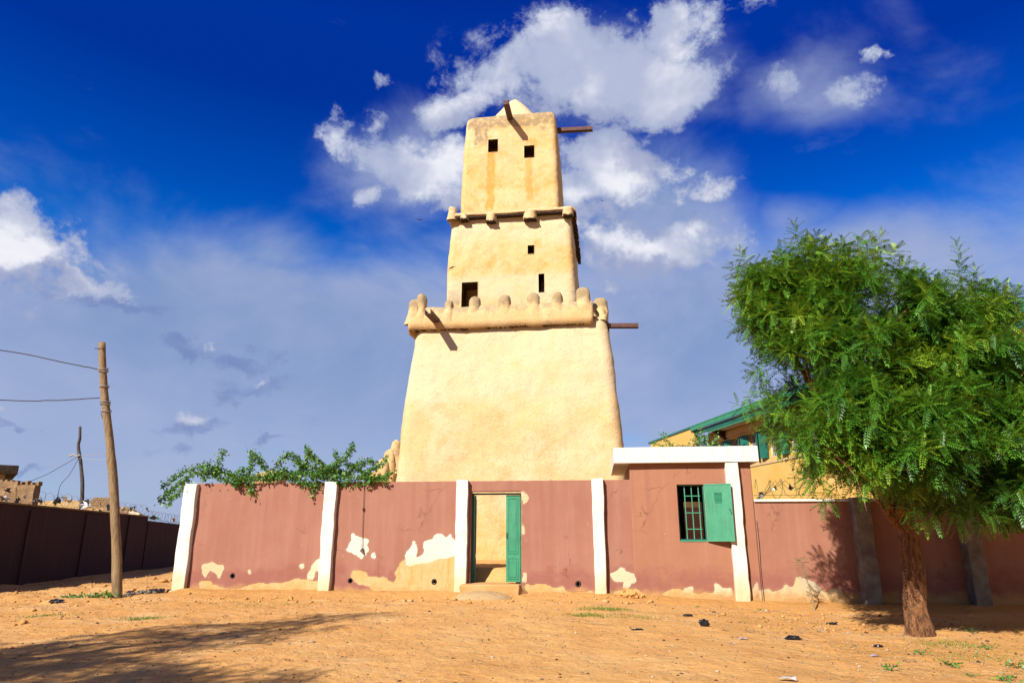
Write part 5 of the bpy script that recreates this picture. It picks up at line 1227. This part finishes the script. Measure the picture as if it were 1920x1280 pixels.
# ------------------------------------------------------------------ small things on the ground
def blob_thing(name, X, Y, sx, sy, h, mat, label, cat, seed, group=None):
    z = ground_z(X, Y); mb = MB(); vs = []; n, m = 14, 7
    for j in range(m + 1):
        ph = math.pi * j / m
        for i in range(n):
            a = 2 * math.pi * i / n; d = Vector((math.sin(ph) * math.cos(a), math.sin(ph) * math.sin(a), -math.cos(ph))); q = 1 + .55 * fbm((d.x * 2 + seed, d.y * 2, d.z * 2), 3)
            vs.append((d.x * sx * q, d.y * sy * q, h * .5 + d.z * h * .55 * q))
    fs = [(j * n + i, j * n + (i + 1) % n, (j + 1) * n + (i + 1) % n, (j + 1) * n + i) for j in range(m) for i in range(n)]
    mb.add(vs, fs); return tag(mb.build(name, mat, loc=(X, Y, z - .01)), label, cat, group)
blob_thing('plastic_bag', 3.37, 12.87, .085, .07, .13, BLACKP, 'knotted black plastic bag on the sand, below the barred window', 'plastic bag', 1)
blob_thing('plastic_bag', 4.46, 11.69, .12, .06, .07, BLACKP, 'flattened black plastic bag on the sand between the hut and the big tree', 'plastic bag', 2)
blob_thing('plastic_bag', 2.07, 12.12, .10, .035, .035, BLACKP, 'thin black plastic strip lying by the dry stick in the foreground', 'plastic scrap', 3)
blob_thing('plastic_bag', 3.49, 14.5, .09, .05, .05, BLACKP, 'small black plastic scrap nearest the hut wall', 'plastic scrap', 4)
blob_thing('plastic_bag', 5.62, 11.35, .07, .05, .04, BLACKP, 'small black plastic scrap left of the big tree trunk', 'plastic scrap', 5)
blob_thing('plastic_bag', 6.19, 14.2, .12, .06, .05, BLACKP, 'dark scrap lying between the sapling and the big tree trunk', 'plastic scrap', 6)
blob_thing('plastic_bag', -10.4, 16.6, .14, .07, .09, BLACKP, 'black scrap on the bumpy soil left of the utility pole', 'plastic scrap', 7)
def flake(X, Y, s, mat, label, cat, seed, group=None, name='litter_scrap'):
    z = ground_z(X, Y); rd = random.Random(seed); mb = MB(); n = 7
    vs = [(0, 0, s * .22)] + [(math.cos(2 * math.pi * k / n) * s * rd.uniform(.5, 1.1), math.sin(2 * math.pi * k / n) * s * rd.uniform(.4, .9), rd.uniform(0, s * .35)) for k in range(n)]
    mb.add(vs, [(0, i, i + 1) for i in range(1, n)] + [(0, n, 1)]); return tag(mb.build(name, mat, loc=(X, Y, z + .004)), label, cat, group)
flake(3.03, 8.22, .12, PALE, 'crumpled white litter at the bottom edge of the foreground', 'litter', 11)
flake(3.61, 11.52, .09, LILAC, 'bluish plastic scrap in front of the hut, the largest of the bluish ones', 'litter', 12)
flake(3.28, 10.92, .06, LILAC, 'small bluish plastic scrap, nearest the viewer below the hut', 'litter', 13)
flake(3.61, 12.45, .07, LILAC, 'pale bluish scrap just right of the knotted black bag', 'litter', 14)
flake(5.14, 10.48, .08, LILAC, 'bluish plastic scrap in the foreground left of the big tree trunk', 'litter', 15)
flake(5.38, 12.87, .07, PALE, 'whitish scrap midway between the hut and the big tree trunk', 'litter', 16)
flake(4.0, 12.3, .05, PALE, 'tiny pale scrap right of the knotted black bag', 'litter', 17)
rd = random.Random(44)
for k in range(22):
    X = rd.uniform(4.2, 8.2); Y = rd.uniform(9.5, 15.5)
    flake(X, Y, rd.uniform(.02, .05), rd.choice([PALE, STONE, DRY]), 'small pale scrap of litter on the sand around the big tree', 'litter', 100 + k, 'small scraps on the sand around the big tree')
z = ground_z(1.45, 12.75); m_ = MB(); m_.tube([(0, 0, .02), (.16, -.10, .03), (.34, -.2, .015)], .008, 6)
tag(m_.build('dry_stick', simple('dry_stick', (.62, .45, .22), None, 9, .8, 0), loc=(1.35, 12.9, z)), 'straight dry stick on the sand in front of the fourth white pillar', 'stick')
# row of stones between the pole and the corner pillar
rd = random.Random(8)
for k in range(34):
    f = rd.random(); X = -9.85 + .70 * f + rd.gauss(0, .05); Y = 18.55 + 1.5 * f + rd.gauss(0, .13); s = rd.uniform(.035, .10) * (1.3 if f > .6 else 1)
    blob_thing('stone', X, Y, s, s * .8, s * 1.1, STONE if k % 3 else CONC, 'grey stone in the short row between utility pole and corner pillar', 'stone', k, 'stones between the utility pole and the corner pillar')
for k, (X, Y, s) in enumerate([(2.95, 17.65, .14), (3.12, 17.7, .10), (2.80, 17.75, .16)]): blob_thing('soil_clod', X, Y, s, s * .7, s * 1.1, SOIL, 'crumbling lump of soil under the drain hole by the fourth pillar', 'clod', 70 + k, 'soil lumps under the drain hole by the fourth pillar')

# pebbles, clods: too many to count
def scatter(name, n, r, boxes, size, mat, squash=.55, seedshape=0):
    ico = np.array([(0, 0, 1), (.9, 0, .3), (.28, .85, .35), (-.72, .53, .3), (-.72, -.53, .35), (.28, -.85, .3), (0, 0, -.4)]); tri = np.array([(0, 1, 2), (0, 2, 3), (0, 3, 4), (0, 4, 5), (0, 5, 1), (6, 2, 1), (6, 3, 2), (6, 4, 3), (6, 5, 4), (6, 1, 5)])
    P_ = []
    for _ in range(n):
        b = boxes[r.choice(len(boxes), p=np.array([q[4] for q in boxes]) / sum(q[4] for q in boxes))]
        X = r.uniform(b[0], b[1]); Y = r.uniform(b[2], b[3]); P_.append((X, Y, ground_z(X, Y)))
    P_ = np.array(P_); S_ = size * np.exp(r.normal(0, .5, n)); a = r.uniform(0, 6.28, n); c_, s_ = np.cos(a), np.sin(a)
    sh_ = ico[None] * (1 + r.uniform(-.3, .3, (n, 7, 1))) * np.array([1, .75, squash]); 
    x = sh_[..., 0] * c_[:, None] - sh_[..., 1] * s_[:, None]; y = sh_[..., 0] * s_[:, None] + sh_[..., 1] * c_[:, None]
    V = np.stack([x, y, sh_[..., 2]], -1) * S_[:, None, None] + P_[:, None, :]
    me = np_mesh(name, V.reshape(-1, 3), None, (tri[None] + (np.arange(n) * 7)[:, None, None]).reshape(-1, 3)); return link(name, me, mat, kind='stuff')
rs = np.random.default_rng(3)
PEB = simple('pebble', (.55, .38, .22), (.30, .18, .10), 6, .95, 0); PEBL = simple('pale_pebble', (.78, .60, .42), (.6, .45, .3), 6, .9, 0); PEBD = simple('dark_crumb', (.16, .08, .04), (.08, .04, .02), 6, .95, 0)
scatter('gravel', 9000, rs, [(-7, 7, 5.5, 17.2, 10), (-14.5, -7, 6, 24, 4), (5, 11, 9, 17, 2)], .011, PEB)
scatter('gravel', 3000, rs, [(-7, 7, 5.5, 17.2, 10), (-14.5, -7, 6, 24, 3), (4, 10, 9, 17, 4)], .010, PEBL)
scatter('gravel', 2600, rs, [(-7, 8, 5.5, 17.2, 8), (-14.5, -7, 6, 22, 5), (4, 10, 9, 16, 5)], .012, PEBD)
scatter('soil_clods', 900, rs, [(-15.5, -8.2, 12.5, 27, 8), (-7.5, 4, 16.6, 18.1, 3), (4, 9, 13, 16.5, 1)], .035, SOIL, .7)
# straw and leaf litter near the tree
def blades(name, pts, r, L, wd, mat, up=0.0, tone=None):
    n = len(pts); a = r.uniform(0, 6.28, n); lean = r.uniform(.3, 1.0, n) if up else r.uniform(0, .12, n)
    ln = L * r.uniform(.5, 1.4, n)
    if up: dx = np.cos(a) * ln * lean * .8; dy = np.sin(a) * ln * lean * .8; dz = ln * (1.05 - .6 * lean)
    else: dx = np.cos(a) * ln; dy = np.sin(a) * ln; dz = ln * lean
    px, py = -np.sin(a) * wd, np.cos(a) * wd
    V = np.stack([np.stack([pts[:, 0] - px, pts[:, 1] - py, pts[:, 2]], 1), np.stack([pts[:, 0] + px, pts[:, 1] + py, pts[:, 2]], 1), np.stack([pts[:, 0] + dx, pts[:, 1] + dy, pts[:, 2] + dz], 1)], 1)
    me = np_mesh(name, V.reshape(-1, 3), None, np.arange(n * 3).reshape(n, 3))
    at = me.attributes.new('tone', 'FLOAT', 'POINT'); at.data.foreach_set('value', np.repeat(np.clip(r.normal(.5, .25, n), 0, 1), 3).astype(np.float32))
    return link(name, me, mat, kind='stuff')
def patch(cx_, cy_, sx, sy, n, r, dz=.004):
    q = r.normal(size=(n, 2)) * (sx, sy) + (cx_, cy_); return np.array([(x, y, ground_z(x, y) + dz) for x, y in q])
lit_ = np.concatenate([patch(*a, rs) for a in [(5.2, 11.1, .7, .35, 900), (6.6, 10.6, .8, .3, 900), (7.4, 11.6, .7, .4, 700), (5.9, 9.3, .8, .25, 600), (4.2, 8.9, .5, .25, 350), (4.9, 13.0, .5, .4, 350), (6.2, 14.6, 1.2, .5, 600), (7.6, 9.6, .6, .5, 400)]])
blades('leaf_litter', lit_, rs, .045, .004, DRY)
GRASS = leaf_mat('low_grass', (.10, .20, .02), (.20, .30, .03), (.40, .38, .06), .2)
for (a, nm) in [((-6.93, 13.77, .22, .16, 420), 'grass'), ((1.95, 15.15, .30, .14, 700), 'grass'), ((1.45, 14.3, .22, .12, 420), 'grass'), ((2.35, 14.2, .35, .16, 260), 'grass'), ((-9.1, 14.2, .35, .10, 260), 'grass'), ((6.95, 11.7, .35, .22, 420), 'grass'), ((-5.6, 16.3, .6, .25, 200), 'grass'), ((6.6, 10.4, .5, .3, 240), 'grass')]:
    blades(nm, patch(*a, rs), rs, .055, .005, GRASS, 1)
# weeds at the foot of the pole
def weed(X, Y, s, n, label, seed, group=None, cat='weed'):
    r = np.random.default_rng(seed); z = ground_z(X, Y); t = empty('weed_plant', (X, Y, z), label, cat, group)
    mb = MB()
    for k in range(4): a = r.uniform(0, 6.28); mb.tube([(0, 0, -.01), (math.cos(a) * s * .4, math.sin(a) * s * .4, s * .35), (math.cos(a) * s * .8, math.sin(a) * s * .8, s * .45)], .004, 4)
    mb.build('stem', VINE, t)
    cs = r.normal(0, 1, (n, 3)) * (s * .5, s * .4, s * .12) + (0, 0, s * .33); o = leaf_cloud('foliage', cs, r, s * .34, VINE, t); return t
for k, (X, Y, s) in enumerate([(-10.45, 18.1, .22), (-10.25, 18.25, .22), (-10.65, 17.9, .2), (-10.1, 18.4, .2), (-10.85, 17.7, .16)]):
    weed(X, Y, s, 60, 'dusty green weed clump in the row at the foot of the utility pole', 200 + k, 'weed clumps at the foot of the utility pole')
for k, (X, Y, s, lb) in enumerate([(4.7, 9.29, .13, 'low green seedling at the bottom, left of the other foreground seedlings'), (5.77, 9.76, .14, 'green seedling in the foreground, below and right of the big tree trunk'), (5.84, 10.58, .11, 'green seedling just in front of the big tree trunk'), (6.65, 9.8, .14, 'green seedling at the right edge of the foreground'), (5.64, 9.19, .06, 'tiny green seedling between two larger ones near the bottom'), (5.9, 8.96, .14, 'long low green seedling near the bottom right corner'), (5.6, 16.49, .07, 'tiny weed at the foot of the boundary wall next to the hut'), (7.19, 11.2, .10, 'green seedling on the straw right of the big tree trunk'), (8.3, 13.3, .11, 'green seedling at the edge of the deep shade'), (4.3, 16.9, .06, 'tiny weed right under the hut wall')]):
    weed(X, Y, s, 26, lb, 230 + k, cat='seedling')

# birds
def bird(px, sc, rz, roll, fold, label):
    t = empty('bird', px, label, 'bird'); t.rotation_euler = (roll, 0, rz); t.scale = (sc,) * 3
    mb = MB(); mb.tube([(0, -.55, 0), (0, -.40, .01), (0, -.15, .02), (0, .2, .02), (0, .42, .03), (0, .55, .03), (0, .64, .01)], [.01, .03, .10, .12, .07, .07, .01], 8); mb.build('body', BIRDM, t, smooth=True)
    mb = MB(); mb.add([(-.05, -.40, 0), (.05, -.40, 0), (.16, -.85, 0), (0, -.72, 0), (-.16, -.85, 0), (0, -.5, .02)], [(0, 1, 5), (1, 2, 5), (2, 3, 5), (3, 4, 5), (4, 0, 5)]); mb.build('tail', BIRDM, t)
    for s in (1, -1):
        mb = MB(); th = .015
        pl = [(0, .28), (.5, .38), (1.1, .12 - fold), (1.5, -.25 - fold), (.9, -.12 - fold * .5), (.45, -.12), (0, -.15)]
        zz_ = [.03, .16, .15, .05, .12, .13, .03]
        mb.add([(s * a, b, z) for (a, b), z in zip(pl, zz_)] + [(s * a, b, z - th) for (a, b), z in zip(pl, zz_)], [tuple(range(7)), tuple(range(13, 6, -1))] + [(k, (k + 1) % 7, 7 + (k + 1) % 7, 7 + k) for k in range(7)]); mb.build('wing', BIRDM, t)
bird((-3.55, 24, 13.0), .14, .1, .1, .0, 'small dark bird gliding level, left of the tower')
bird((3.5, 24, 13.8), .10, .9, .5, .25, 'small dark bird banking on bent wings, right of the tower')
bird((16.7, 26, 27.0), .11, .5, -.3, .1, 'tiny dark bird high in the blue at the upper right')

# the colours above were picked from surfaces seen in full sun; as reflectances they are lower
for m in bpy.data.materials:
    if not m.use_nodes: continue
    k = {'white_limewash': .68, 'neem_leaf': .72, 'sandy_soil': .585, 'vine_leaf': .72, 'low_grass': .65, 'bark': .62}.get(m.name, .555)
    t = NT(m.node_tree)
    for n in [n for n in t.n if n.type in ('BSDF_PRINCIPLED', 'BSDF_TRANSLUCENT')]:
        s_ = n.inputs['Base Color'] if n.type == 'BSDF_PRINCIPLED' else n.inputs['Color']
        if s_.is_linked:
            src = s_.links[0].from_socket; t.put(s_, t.mix(1.0, src, (k, k, k), 'MULTIPLY'))
